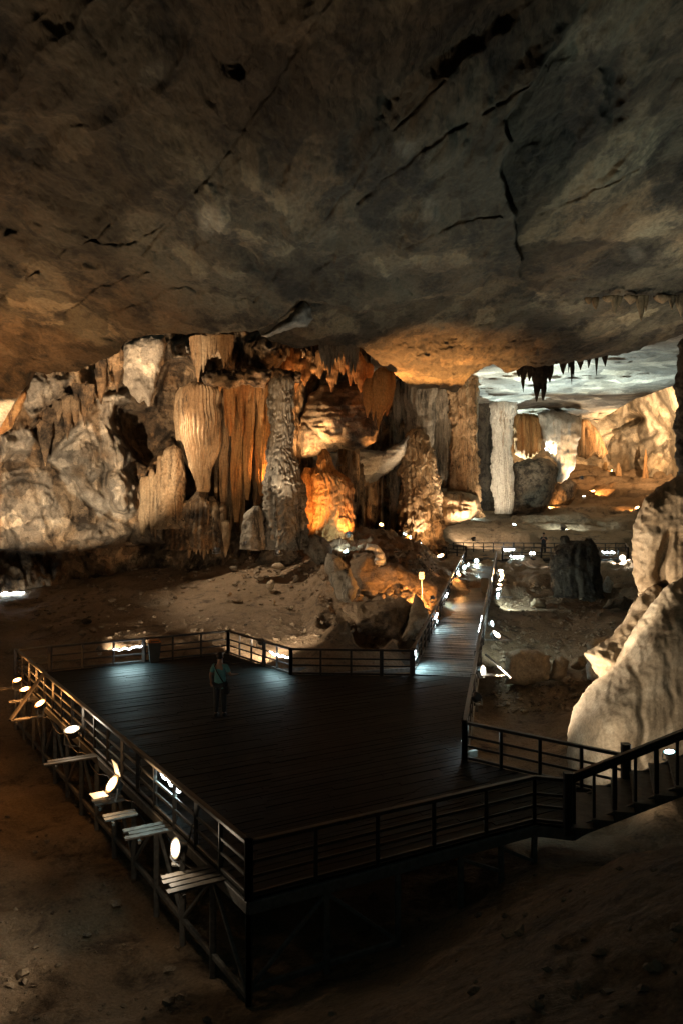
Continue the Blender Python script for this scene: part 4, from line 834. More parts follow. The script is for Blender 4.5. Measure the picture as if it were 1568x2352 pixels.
# ---- far platform
fp = thing('far_platform', 'narrow timber platform on trestles across the far end of the walkway', 'platform')
q0, q1, q2, q3 = P(1068, 1286, 54.0), P(1441, 1284, 54.6), P(1436, 1274, 58.6), P(1040, 1272, 59.5)
zf = 1.18
for q in (q0, q1, q2, q3): q.z = zf
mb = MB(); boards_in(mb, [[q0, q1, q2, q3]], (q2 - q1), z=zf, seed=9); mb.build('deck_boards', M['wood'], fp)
for a, b in ((q0, q1), (q1, q2), (q2, q3), (q3, q0)): MB().bar(a - Z * .16, b - Z * .16, .10, .22).build('rim_beam', M['beam'], fp)
MB().bar(q0 - Z * .85 + Vector((2, 0, 0)), q1 - Z * .75, .08, .10).build('bottom_chord', M['beam'], fp)
for k in range(11):
    p = q0 + (q1 - q0) * ((k + .6) / 11); p = p + Vector((0, .1, 0)); g = foot(p)
    t = MB(); t.bar(p - Z * .2, Vector((p.x, p.y, g.z + .2)), .13); t.bar(Vector((p.x - .38, p.y, g.z + .28)), Vector((p.x + .38, p.y, g.z + .28)), .16, .14); t.bar(p - Z * .25 + Vector((-.42, 0, 0)), Vector((p.x, p.y, g.z + (p.z - g.z) * .45)), .07); t.bar(p - Z * .25 + Vector((.42, 0, 0)), Vector((p.x, p.y, g.z + (p.z - g.z) * .45)), .07)
    t.build('trestle', M['board'] if k < 6 else M['beam'], fp)
for k in range(6):
    p = q3 + (q2 - q3) * (k / 5); MB().bar(p - Z * .2, foot(p), .12).build('support_post', M['beam'], fp)
fa = q0 + (q1 - q0) * .225
railing('railing', 'front railing of the far platform above the trestles', (fa, q1), 13, (0, 4, 8, 13))
railing('railing', 'back railing of the far platform behind the standing figure', (q3, q2), 17, (0, 6, 12, 17))
railing('railing', 'end railing closing the right end of the far platform', (q1, q2), 3, (0, 3))
# ---- walkway and steps to the left behind the ridge
l0, l1, l2 = Vector((8.1, 55.6, 1.16)), Vector((5.0, 60.0, 1.2)), Vector((2.6, 63.4, 1.7))
walk('timber_walkway', 'short timber walkway branching left past the great stalagmite', l0, l1, 1.9, [(-1, 'outer railing of the branch walkway beside the amber lamp', 6), (1, 'inner railing of the branch walkway below the great stalagmite', 6)], posts=3)
walk('timber_walkway', 'rising timber ramp at the left end of the branch walkway', l1, l2, 1.8, [(-1, 'outer railing of the rising ramp', 4), (1, 'inner railing of the rising ramp', 4)], posts=2)
fs = thing('timber_stair', 'distant steep timber stair climbing to the dark landing', 'stair')
a, b = l2, Vector((4.2, 70.0, 4.6))
for k in range(19):
    p = a + (b - a) * ((k + .5) / 19); MB().bar(p - Vector((.85, .3, 0)), p + Vector((.85, -.3, 0)), .34, .05).build('tread', M['beam'], fs)
for s in (-.9, .9): MB().bar(a + Vector((s, 0, -.2)), b + Vector((s, 0, -.2)), .07, .24).build('stringer', M['beam'], fs)
for s, lb in ((-.9, 'left railing of the distant steep stair'), (.9, 'right railing of the distant steep stair')):
    railing('railing', lb, (a + Vector((s, 0, 0)), b + Vector((s, 0, 0))), 9, (0, 9))
ln = thing('landing', 'dark timber landing at the head of the distant stair', 'platform')
c0, c1, c2, c3 = P(812, 1147, 70.5), P(892, 1145, 70.5), P(892, 1143, 74), P(812, 1145, 74)
for q in (c0, c1, c2, c3): q.z = 5.15
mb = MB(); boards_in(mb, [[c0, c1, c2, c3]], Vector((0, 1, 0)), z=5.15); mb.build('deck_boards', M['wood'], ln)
MB().bar(c0 - Z * .2, c1 - Z * .2, .1, .3).build('rim_beam', M['beam'], ln)
for k in range(5): p = c0 + (c1 - c0) * k / 4; MB().bar(p - Z * .3, foot(p), .13).build('support_post', M['beam'], ln)

# ================================================================== lamps
LAMPS = []
def aim(v):
    return Vector(v).to_track_quat('-Z', 'Y').to_matrix().to_4x4()
def floodlight(label, loc, target, kind, power, cone=70, blend=.4, r=.20, h=.28, fixture=True, doors=False, group='floodlights', glass=None, soft=.08, turn=.42, spill=0):
    """round floodlight on a U bracket; its light points along its own glass"""
    loc, target = Vector(loc), Vector(target); dr = (target - loc).normalized()
    col, gm = {'cool': (COOL, 'gcool'), 'warm': (WARM, 'gwarm'), 'amber': (AMBER, 'gamber'), 'neut': (NEUT, 'gneut')}[kind]
    o = thing('floodlight', label, 'floodlight', loc, group=group)
    spot_dir = dr.copy(); eye = (Vector((0, 0, EYE)) - loc).normalized()          # wide flood: the head may sit turned from the middle of its beam
    if turn and dr.dot(eye) < turn:
        for _ in range(60):
            dr = (dr + eye * .06).normalized()
            if dr.dot(eye) >= turn: break
    Mx = Matrix.Translation(Z * h) @ aim(dr)
    MB().lathe([(r * .45, r * 1.0), (r * .62, r * .98), (r * .70, r * .6), (r * .98, r * .1), (r * 1.04, 0), (r * 1.04, -.05 * r), (r * .95, -.05 * r), (r * .93, .03 * r)], 20, Mx).build('housing', M['metal'], o, True)
    MB().lathe([(r * .93, .01 * r), (r * .93, -.01 * r), (r * .6, -.05 * r), (.01, -.07 * r)], 20, Mx).build('reflector_halo', M[glass or gm.replace('g', 'r', 1)], o, True)  # ring tinted and glowing like the lamp's halo unless metal
    if not glass: MB().lathe([(r * .72, -.03 * r), (r * .72, -.07 * r), (r * .5, -.10 * r), (.01, -.12 * r)], 20, Mx).build('lamp_glass', M[gm], o, True)
    if spill:
        ld = bpy.data.lights.new('spill', 'POINT'); ld.energy = spill; ld.color = col; ld.shadow_soft_size = .05
        lo = bpy.data.objects.new('spill', ld); C.objects.link(lo); lo.parent = o; lo.location = Z * h + dr * (r * .9)
    hz = Vector((-dr.y, dr.x, 0)).normalized() if abs(dr.z) < .98 else Vector((1, 0, 0))
    br = MB(); c = Z * h + dr * (-.3 * r)
    br.tube([c + hz * r * 1.12, Z * .04 + hz * r * 1.12, Z * .02, Z * .04 - hz * r * 1.12, c - hz * r * 1.12], .018, 6); br.lathe([(.07, 0), (.07, .03), (.02, .04), (.02, .05)], 12); br.build('bracket', M['steel'], o)
    if doors:
        for sg in (1, -1):
            d = MB()
            u = (Mx.to_3x3() @ Vector((0, 1, 0))) * sg; f = dr
            p0 = Z * h + u * r * 1.05; p1 = p0 + (f * .8 + u * .6).normalized() * r * 1.5
            d.add([p0 - hz * r * .8, p0 + hz * r * .8, p1 + hz * r * .9, p1 - hz * r * .9, p0 - hz * r * .8 - u * .012 * sg, p0 + hz * r * .8 + u * .012, p1 + hz * r * .9 + u * .012, p1 - hz * r * .9 + u * .012], [(0, 1, 2, 3), (7, 6, 5, 4), (0, 4, 5, 1), (1, 5, 6, 2), (2, 6, 7, 3), (3, 7, 4, 0)])
            d.build('barn_door', M['white_paint'], o)
    if power:
        ld = bpy.data.lights.new('beam', 'SPOT'); ld.energy = power; ld.color = col; ld.spot_size = R(cone); ld.spot_blend = blend; ld.shadow_soft_size = soft
        lo = bpy.data.objects.new('beam', ld); C.objects.link(lo); lo.parent = o
        lo.matrix_local = Matrix.Translation(Z * h + (spot_dir * (r * 1.25 + .05) if turn and (dr - spot_dir).length > .05 else dr * (r * .25 + .03))) @ aim(spot_dir)
    return o
def ground_lamp(label, px, py, target, kind, power, d=None, **kw):
    d = d or hit(px, py + 4) - .15
    p = P(px, py, d); kw.setdefault('r', .15); kw.setdefault('h', .2)
    p.z = max(p.z - kw['h'], float(ground_z(np.array([p.x]), np.array([p.y]))[0]) + .02)
    return floodlight(label, p, target, kind, power, **kw)
def ledge(label, a, b, n, w=.13, brace=None, z=-.05):
    """slatted lamp shelf: n boards reaching from a (rim) to b (outer end)"""
    a, b = Vector(a), Vector(b); o = thing('lamp_shelf', label, 'shelf', a, group='lamp shelves'); b = b - a
    sd = Vector((-b.y, b.x, 0)).normalized(); rr = random.Random(int(abs(a.y * 10)))
    for k in range(n):
        off = sd * (k * (w + .03)); MB().bar(off, b * rr.uniform(.9, 1.05) + off, w, .035).build('board', M['board'], o)
    MB().bar(b * .8 - sd * .1 - Z * .05, b * .8 + sd * (n * (w + .03)) - Z * .05, .05, .06).build('bearer', M['board'], o)
    if brace is not None: MB().bar(b, Vector(brace) - a, .09, .07).build('brace', M['board'], o)
    return o
# shelves along the left side
out = -nrm if nrm.x > 0 else nrm
def ed(py, off=0, z=0):                      # point beside the left rim at the row where the rim is seen
    px = 572 + (py - 2063) / (1551 - 2063) * (38 - 572); p = on_z(px, py); return p + Vector((-fdir.x, -fdir.y, 0)) * off + Z * z
fo = Vector((-fdir.x, -fdir.y, 0)).normalized()
def shelf_at(px, py, L, n, lb, brace=None, w=.13):
    b = on_z(px, py, -.06); a = b - fo * L
    return ledge(lb, a, b, n, w, brace)
shelf_at(370, 2018, .95, 4, 'four-board lamp shelf nearest the camera under a white floodlight')
shelf_at(282, 1910, .95, 3, 'dim three-board shelf between the white and the warm floodlight')
shelf_at(205, 1836, .62, 3, 'small board shelf lit gold under the barn-door floodlight')
shelf_at(238, 1876, .60, 2, 'pair of short gold lit boards below the barn-door floodlight')
shelf_at(100, 1752, 1.15, 2, 'dim two-board shelf below the second white floodlight')
pb = on_z(103, 1556, .80); shelf_at(24, 1655, .75, 1, 'orange lit shelf with a long slanting brace', on_z(102, 1612, .0) + Z * .85, w=.16)
shelf_at(20, 1612, .85, 2, 'orange lit two-board shelf in the middle of the amber lamps'); shelf_at(-20, 1584, .9, 2, 'orange lit shelf at the left edge of the picture')
def side(label, px, py, dv, kind, power, **kw):
    p = on_z(px, py, .0); return floodlight(label, p, p + Vector(dv), kind, power, **kw)
side('nearest white oval floodlight on the four-board shelf', 404, 1986, (-.8, .0, -.05), 'neut', 150, spill=9, cone=100, blend=.5, r=.17, h=.27)
side('bright warm floodlight with barn doors on the gold lit shelf', 258, 1838, (-.8, -.1, .5), 'warm', 900, spill=14, cone=96, blend=.5, r=.19, h=.32, doors=True)
side('white floodlight on the left side between the warm and the amber lamps', 166, 1716, (-.1, -.1, .98), 'neut', 950, spill=14, cone=150, blend=.5, r=.19, h=.42)
side('amber floodlight nearest the slanting brace', 93, 1646, (-.4, -.25, .85), 'amber', 600, spill=34, cone=120, blend=.7, r=.16, h=.36)
side('middle amber floodlight behind the slanting brace', 58, 1609, (-.3, .1, .95), 'amber', 350, spill=26, cone=120, blend=.7, r=.15, h=.33)
side('farthest amber floodlight at the left edge', 40, 1587, (-.35, .3, .9), 'amber', 600, spill=20, cone=120, blend=.7, r=.14, h=.33)
floodlight('pale floodlight on the shelf just outside the left edge, washing the left wall', on_z(-170, 1600, .0), P(130, 885, 44), 'neut', 19000, 49, .25, r=.22, h=.33, turn=0)
floodlight('second pale floodlight outside the left edge, washing the left wall', on_z(-200, 1580, .0), P(420, 880, 43), 'warm', 5500, 38, .25, r=.22, h=.33, turn=0)
# floods along the right side of the walk
def wr(py_, side=1, off=.35):                # pixel of a lamp -> point just outside the walkway rail
    pass
def wlamp(label, px, py, d, target, kind, power, **kw):
    kw.setdefault('r', .17); kw.setdefault('h', .22); p = P(px, py, d)
    if 'hidden' in label: kw.setdefault('turn', 0)
    p.z = max(p.z - kw['h'], float(ground_z(np.array([p.x]), np.array([p.y]))[0]) + .03 if power > 25 and (d > 40 or 'slope' in label or 'spotlight' in label) else -9); return floodlight(label, p, target, kind, power, **kw)
ter = P(1250, 1540, 30)
wlamp('white oval floodlight low beside the walkway below the slanting pole', 1108, 1541, 25.2, P(1500, 1560, 22.5), 'neut', 800, cone=84, r=.21)
wlamp('large white floodlight on the walkway shelf', 1139, 1456, 29.6, P(1480, 1200, 27), 'neut', 1500, cone=90, r=.22)
wlamp('small white floodlight just behind the large one on the walkway shelf', 1129, 1432, 30.8, P(1300, 1420, 40), 'cool', 160, cone=110, r=.14)
wlamp('white oval lamp at the near end of the row by the far walkway', 1142, 1367.5, 40.0, P(1230, 1400, 42), 'cool', 130, cone=110, r=.2)
wlamp('white lamp second in the row by the far walkway', 1144, 1353, 41.6, P(1030, 1015, 58), 'neut', 4500, cone=34, blend=.8, r=.17)
wlamp('warm lamp third in the row by the far walkway', 1146.5, 1343, 43.0, P(1300, 800, 44), 'warm', 500, cone=80, r=.15)
wlamp('warm lamp fourth in the row by the far walkway', 1149.5, 1331, 44.8, P(960, 1120, 56), 'warm', 1500, cone=50, r=.19)
wlamp('large warm lamp fifth in the row by the far walkway', 1151, 1321, 46.2, P(1268, 1300, 43.5), 'warm', 260, cone=60, r=.22)
wlamp('white lamp at the far end of the row by the far walkway', 1148.5, 1311, 47.6, P(1154, 1060, 66), 'neut', 7000, cone=26, r=.19)
for k, (px, py, d, L, lb) in enumerate([(1176, 1471, 29.4, 1.0, 'pale shelf reaching right from the walkway under two white lamps'), (1180, 1372, 39.8, 1.0, 'thin shelf reaching right from the far walkway'), (1160, 1552, 25.0, .8, 'faint low shelf beside the walkway below the slanting pole')]):
    b = P(px, py, d); ledge(lb, b - Vector((L, 0, 0)), b, 2, .12, brace=P(px - L * F / d * .92, py - 32 * 30 / d, d) if k == 0 else None)
o = thing('slanting_pole', 'bare slanting pole leaning out from the walkway', 'pole', P(1174, 1557, 24.6)); MB().bar((0, 0, 0), P(1114, 1503, 25.6) - P(1174, 1557, 24.6), .06).build('pole_shaft', M['board'], o)
# inner small lamps along the walk's left rail
wlamp('white lamp on the left rail near the far end of the walkway', 1065, 1312, 48.5, P(1130, 1345, 46), 'cool', 60, cone=120, r=.17)
wlamp('white lamp pair end at the far left of the walkway', 1074, 1309, 50.0, P(1120, 1320, 49), 'cool', 40, cone=120, r=.14)
wlamp('small amber lamp outside the left rail of the walkway', 1053.6, 1345, 43.5, P(1000, 1390, 38), 'amber', 60, cone=120, r=.10)
wlamp('small white lamp low on the left rail of the walkway', 1002.6, 1427, 33.6, P(1060, 1450, 33), 'cool', 12, cone=120, r=.07, h=.1)
wlamp('tiny white lamp lowest on the left rail of the walkway', 996.8, 1437, 33.0, P(1040, 1460, 32.4), 'cool', 6, cone=120, r=.05, h=.08)
# behind the ridge
wlamp('white lamp at the top of the ridge left of the ruffled crest', 794, 1267, hit(794, 1272) - .4, P(770, 1180, 45), 'cool', 160, cone=110, r=.17)
wlamp('white lamp at the left end of the branch walkway', 929, 1277, 55.0, P(960, 1150, 56), 'cool', 120, cone=100, r=.16)
wlamp('small amber lamp beside the white one at the branch walkway', 942, 1279, 54.6, P(900, 1240, 58), 'amber', 60, cone=100, r=.17)
wlamp('big white lamp below the braced shelf of the branch walkway', 961, 1283, 53.6, P(965, 1130, 56), 'neut', 300, cone=70, r=.24)
wlamp('large amber lamp glowing below the branch walkway', 1011, 1295, 52.4, P(965, 1160, 55.6), 'warm', 300, cone=80, r=.28)
wlamp('tiny amber lamp left of the large amber lamp', 996, 1296, 52.6, P(990, 1260, 55), 'amber', 15, cone=120, r=.09)
b = P(936, 1296, 53.2); ledge('white braced shelf below the branch walkway', P(955, 1295, 53.6), b, 1, .14, brace=P(962, 1266, 54.0))
for k, (px, py, d, kd, r_, lb) in enumerate([(867, 1249, 60, 'cool', .2, 'white lamp on the rising ramp above the ruffled crest'), (877.6, 1262, 58.5, 'cool', .12, 'small white lamp below the rising ramp'), (894, 1268, 57.5, 'cool', .15, 'white lamp under the outer railing of the ramp'), (897.6, 1240, 60.5, 'cool', .16, 'white lamp on the inner railing of the ramp'),
                                           (859, 1193, 66, 'warm', .22, 'warm lamp half way up the distant stair'), (865.5, 1183, 67, 'cool', .14, 'small white lamp above the warm one on the distant stair'), (834, 1214, 64, 'warm', .12, 'small warm lamp left of the distant stair'), (804, 1233, 52, 'cool', .12, 'small white lamp at the right foot of the broad orange stalagmite')]):
    wlamp(lb, px, py, d, P(px + 10, py + 60, d - 1), kd, 50, cone=130, r=r_)
wlamp('white lamp at the right foot of the great stalagmite', 1031, 1200, 60.0, P(1300, 1215, 68), 'neut', 700, cone=120, r=.24)
wlamp('white lamp at the junction of the walkway and the far platform', 1093, 1288, 52.4, P(1105, 1325, 47), 'cool', 90, cone=120, r=.18)
wlamp('warm white lamp at the right end of the far platform', 1428.5, 1281, 54.2, P(1470, 1250, 30), 'neut', 700, cone=120, r=.24)
wlamp('left lamp of the twin spotlight on the far platform', 1218.5, 1271, 54.2, P(1215, 1330, 44), 'neut', 60, cone=110, r=.13); wlamp('right lamp of the twin spotlight on the far platform', 1224.5, 1271, 54.2, P(1300, 1330, 44), 'neut', 60, cone=110, r=.13)
ground_lamp('white floodlight washing the far flowstone hill', 1294, 1215, P(1310, 1186, 72), 'cool', 300, cone=140, r=.3, h=.35, glass='metal')
ground_lamp('amber floodlight in the upper hollow of the far slope', 1361, 1128, P(1358, 1112, 91), 'amber', 700, cone=150, r=.25)
ground_lamp('amber floodlight in the lower right hollow of the far slope', 1462, 1166, P(1450, 1150, 83), 'amber', 420, cone=150, r=.25)
ground_lamp('small amber lamp at the foot of the lit boulder on the far slope', 1261, 1166, P(1296, 1130, 77), 'amber', 260, cone=120, r=.15)
ground_lamp('small amber lamp right of the white column foot', 1207, 1170, P(1225, 1168, 82), 'amber', 90, cone=140, r=.12)
ground_lamp('amber lamp left of the small pointed stalagmite', 1404, 1081, P(1396, 1080, 95), 'amber', 120, cone=150, r=.15)
wlamp('upper left pin lamp below the golden rock mass', 1252.5, 1032, 72, P(1290, 1010, 73), 'neut', 70, cone=110, r=.18); wlamp('lower right pin lamp below the golden rock mass', 1263, 1039, 71.5, P(1300, 1030, 73), 'warm', 130, cone=110, r=.18)
wlamp('warm lamp behind the foreground stair', 1536, 1727, 16.2, P(1330, 250, 20), 'cool', 800, cone=96, r=.13, h=.2)
ground_lamp('small pale lamp at the foot of the shadowed left wall', 431, 1297, P(300, 1100, 45), 'neut', 120, cone=120, r=.12)
wlamp('small spotlight outside the back left railing', 230, 1524, 29.6, P(560, 1360, 38), 'neut', 260, cone=100, r=.13, glass='metal')
# lamps standing behind the formations they light (read from their glow, a few added as fill)
wlamp('hidden amber floodlight behind the foot of the scaly column', 690, 1228, 42.4, P(720, 980, 49), 'amber', 900, cone=100, blend=.8)
wlamp('hidden amber floodlight behind the broad orange stalagmite', 800, 1225, 43.2, P(790, 1100, 46), 'amber', 220, cone=120, blend=.7)
wlamp('hidden amber floodlight lighting the orange roof', 875, 1205, 50.0, P(985, 800, 41), 'amber', 19000, cone=46, blend=.8)
wlamp('hidden amber floodlight at the foot of the orange drapes', 566, 1246, 40.6, P(576, 1020, 43), 'amber', 1300, cone=60, blend=.6)
wlamp('hidden white floodlight lighting the fluted shield', 498, 1262, 38.0, P(455, 965, 42.5), 'neut', 480, cone=46, blend=1)
wlamp('hidden white floodlight lighting the grey rock above the niche', 640, 1266, 38.0, P(680, 835, 42.5), 'neut', 1700, cone=40, blend=.7)
wlamp('hidden white floodlight for the pale far roof', 1150, 1150, 77.0, P(1215, 900, 70), 'cool', 8000, cone=100, blend=.8)
wlamp('second hidden white floodlight for the pale far roof', 1340, 1140, 74.0, P(1300, 900, 72), 'neut', 1200, cone=100, blend=.8)
wlamp('hidden warm floodlight behind the dark edge column', 1562, 1070, 70.0, P(1510, 910, 80), 'warm', 28000, cone=110, blend=.8)
wlamp('hidden white floodlight behind the far platform, washing the pale far roof', 1180, 1205, 63.0, P(1310, 860, 58), 'cool', 10000, cone=84, blend=.8)
wlamp('dark backed floodlight at the platform corner aimed at the huge tan boulder', *[(CX + 5.0 / 16.9 * F), HY + (EYE + .35) / 16.9 * F, 16.9], (9.8, 20.8, 3.2), 'neut', 240, cone=130, blend=.6, soft=.35, r=.15, turn=0)
wlamp('second dark backed floodlight at the platform corner aimed at the right-hand wall', 1096, 1600, 21.0, P(1520, 1260, 26), 'neut', 1700, cone=60, blend=.5, r=.15, turn=0)
wlamp('dark backed floodlight added behind the straight back railing, lighting the sandy slope', 600, 1474, 27.6, P(640, 1380, 36), 'neut', 450, cone=120, blend=.6, r=.13, turn=0)  # unseen fill, added to brighten the slope
wlamp('hidden pale floodlight added behind the pale roof flake, turned down to the sandy slope', 345, 890, 41.6, P(640, 1340, 39), 'neut', 2600, cone=66, blend=.7)  # unseen fill from above, added to light the sand evenly
wlamp('hidden pale floodlight added at the corner of the far platform, lighting the grey column group', 1086, 1236, 54.0, P(1020, 1000, 58.5), 'neut', 1800, cone=80, blend=.7)  # unseen lamp added to lift the columns the row lamps light
wlamp('hidden warm floodlight behind the middle of the scaly column', 676, 1070, 44.6, P(735, 890, 48), 'warm', 1500, cone=100, blend=.8)
wlamp('hidden amber lamp behind the scaly column, turned to the orange drapes', 640, 1120, 42.4, P(590, 1010, 42.9), 'amber', 420, cone=120, blend=.8)
wlamp('hidden warm floodlight lighting the golden rock mass', 1335, 1096, 70.0, P(1300, 1020, 74), 'warm', 500, cone=90, blend=.7)
wlamp('hidden amber lamp behind the distant landing', 870, 1150, 69.4, P(866, 1120, 71.5), 'amber', 500, cone=130)
wlamp('hidden warm floodlight added at the walkway rail, lighting the earth bank', 992, 1372, 33.0, P(900, 1315, 37), 'amber', 650, cone=130, blend=.6, r=.1)  # added lamp standing in for the large amber one's light

# ---- rope lights and strips on the rails
def rope(label, a, b, r=.022, wave=.03, power=30, tubes=(.0, -.14), down=True):
    a, b = Vector(a), Vector(b); o = thing('rope_light', label, 'rope light', a, group='rope lights'); v = b - a; rr = random.Random(int(a.y * 7))
    pts = [v * (k / 14) + Z * (wave * math.sin(k * 1.3 + rr.random()) - .03 * math.sin(k / 14 * math.pi)) for k in range(15)]
    MB().tube(pts, r, 8).build('light_tube', M['gled'], o, True)
    MB().tube([Vector((0, 0, 0)), Vector((.02, 0, -.1)), Vector((-.02, 0, -.3))], .008, 6).build('lead', M['cable'], o)
    if power:
        ld = bpy.data.lights.new('glow', 'AREA'); ld.shape = 'RECTANGLE'; ld.size = v.length; ld.size_y = .08; ld.energy = power; ld.color = (.62, .97, 1.0); ld.spread = R(130)
        lo = bpy.data.objects.new('glow', ld); C.objects.link(lo); lo.parent = o
        x = v.normalized(); side = Vector((-x.y, x.x, 0)); 
        if side.y > 0: side = -side
        zz = -(Vector((0, 0, -1)) + side * .75 * (1 if down else -1)).normalized(); y = zz.cross(x).normalized(); zz = x.cross(y)
        mt = Matrix((x, y, zz)).transposed().to_4x4(); lo.matrix_local = Matrix.Translation(v * .5 - Z * .06 + side * .05) @ mt
    return o
hA = .56
pA = lambda t, a, b, z=.55: a + (b - a) * t + Z * z
rope('wavy rope light on the back left railing beside the bin', pA(.43, A_, B_) + Vector((0, -.07, 0)), pA(.565, A_, B_, .60) + Vector((0, -.07, 0)), power=14)
rope('wavy rope light on the short slanting railing', pA(.72, B_, C_) + Vector((-.05, -.07, 0)), pA(.985, B_, C_, .58) + Vector((-.05, -.07, 0)), power=14)
rope('broken rope light on the near end of the left railing', pA(.233, E_, A_, .72) + Vector((.06, .03, 0)), pA(.172, E_, A_, .66) + Vector((.06, .03, 0)), r=.016, power=5)
rope('rope light on the left rail at the start of the walkway', wa + Vector((-.93, .5, .62)), wa + Vector((-.80, 1.5, .50)), wave=.06, power=22)
rope('rope light on the left rail half way along the walkway', wa + wdir * 11.5 + Vector((-.95, 0, .62)), wa + wdir * 12.7 + Vector((-.95, 0, .60)), wave=.05, power=11)
rope('rope light added on the left rail a third of the way along the walkway', wa + wdir * 6.4 + Vector((-.95, 0, .60)), wa + wdir * 7.5 + Vector((-.95, 0, .62)), wave=.05, power=8)  # extra rope, added to brighten the walkway boards
rope('rope light added on the left rail near the far end of the walkway', wa + wdir * 19 + Vector((-.95, 0, .62)), wa + wdir * 20.3 + Vector((-.95, 0, .60)), wave=.05, power=8)  # another extra rope put in for more light on the boards
rope('rope light on the right rail at the corner of the platform', pA(.02, G_, D2, .35) + Vector((-.06, 0, 0)), pA(.16, G_, D2, .62) + Vector((-.06, 0, 0)), wave=.05, power=8)
rope('rope light on the right rail half way along the walkway', wa + wdir * 3.6 + Vector((.96, 0, .66)), wa + wdir * 6.6 + Vector((.96, 0, .66)), r=.014, wave=.05, power=11)
for lb, x0, x1, y, d, pw in [('upper left rope light on the back railing of the far platform', 1151, 1180, 1262, 58.5, 8), ('lower left rope light on the front railing of the far platform', 1170, 1200, 1278, 54.3, 8), ('long rope light at the right end of the far platform', 1381, 1411, 1268.5, 55.0, 8), ('pale strip light at the foot of the left wall at the picture edge', -14, 56, 1362, hit(20, 1364) - .3, 3), ('white strip light on the terrace behind the great stalagmite', 1075, 1094, 1179, hit(1084, 1184) - .2, 10), ('rope light above the braced shelf of the branch walkway', 966, 978, 1259, 55.2, 6)]:
    rope(lb, P(x0, y, d), P(x1, y - 1, d), r=.05, wave=.04, power=pw)

o = thing('power_cable', 'black power cable sagging between the lamp shelves along the left side', 'cable', E_)
pts = []
for k in range(40):
    t = k / 39; p = (A_ - E_) * (t * .8 + .08) + fo * .12 + Z * (-.12 - .22 * abs(math.sin(k * .62))); pts.append(p)
MB().tube(pts, .016, 6).build('cable_run', M['cable'], o, True)
o = thing('power_cable', 'loose black cable hanging from the post to the nearest oval floodlight', 'cable', on_z(443, 1960, .0))
MB().tube([(0, 0, .5), (-.05, 0, .25), (-.12, .02, .08), (-.25, .05, .03), (-.36, .06, .1)], .012, 6).build('cable_run', M['cable'], o, True)
# ================================================================== bins, sign, people
def bin_(name, label, loc, rz, hgt=.82, lid='lid'):
    o = thing(name, label, 'bin', loc, rz)
    def tap(w0, w1, z0, z1): return [(sx * w, sy * w * .8, z) for z, w in ((z0, w0), (z1, w1)) for sx, sy in ((-1, -1), (1, -1), (1, 1), (-1, 1))]
    fs = [(3, 2, 1, 0), (4, 5, 6, 7), (0, 1, 5, 4), (1, 2, 6, 5), (2, 3, 7, 6), (3, 0, 4, 7)]
    b = MB(); b.add(tap(.155, .215, .03, hgt * .84), fs); b.add(tap(.228, .228, hgt * .84, hgt * .88), fs); b.add(tap(.13, .15, 0, .03), fs); b.build('bin_body', M['plastic'], o)
    MB().add(tap(.235, .17, hgt * .88, hgt), fs).build('lid', M[lid], o)
    MB().bar((-.14, -.168, hgt * .92), (.14, -.168, hgt * .92), .02, .05).build('flap', M['plastic'], o)
    return o
bin_('trash_bin', 'dark tapered bin with an orange lid by the back left railing', on_z(355, 1521) + Vector((0, 0, 0)), R(20))
bp_ = wa + wdir * 16.2 + Vector((.72, 0, 0)); bin_('trash_bin', 'dark tapered bin against the right rail of the walkway', bp_, R(-10), lid='plastic')
d = hit(969, 1380); g = P(969, 1388, d)
o = thing('sign_post', 'small white sign on a thin leaning post beside the orange bank', 'sign', g); top = P(967, 1322, d) - g
MB().tube([(0, 0, -.2), top * .5 + Vector((.01, 0, 0)), top], .022, 8).build('post', M['white_paint'], o)
mb = MB(); mb.box(top + Z * .0 + Vector((0, -.035, .0)), (.22, .025, .30)); sp = mb.build('sign_panel', M['white_paint'], o)
for k in range(3): MB().box(top + Vector((0, -.052, .08 - k * .075)), (.13, .006, .022)).build('text_line', M['metal'], sp)

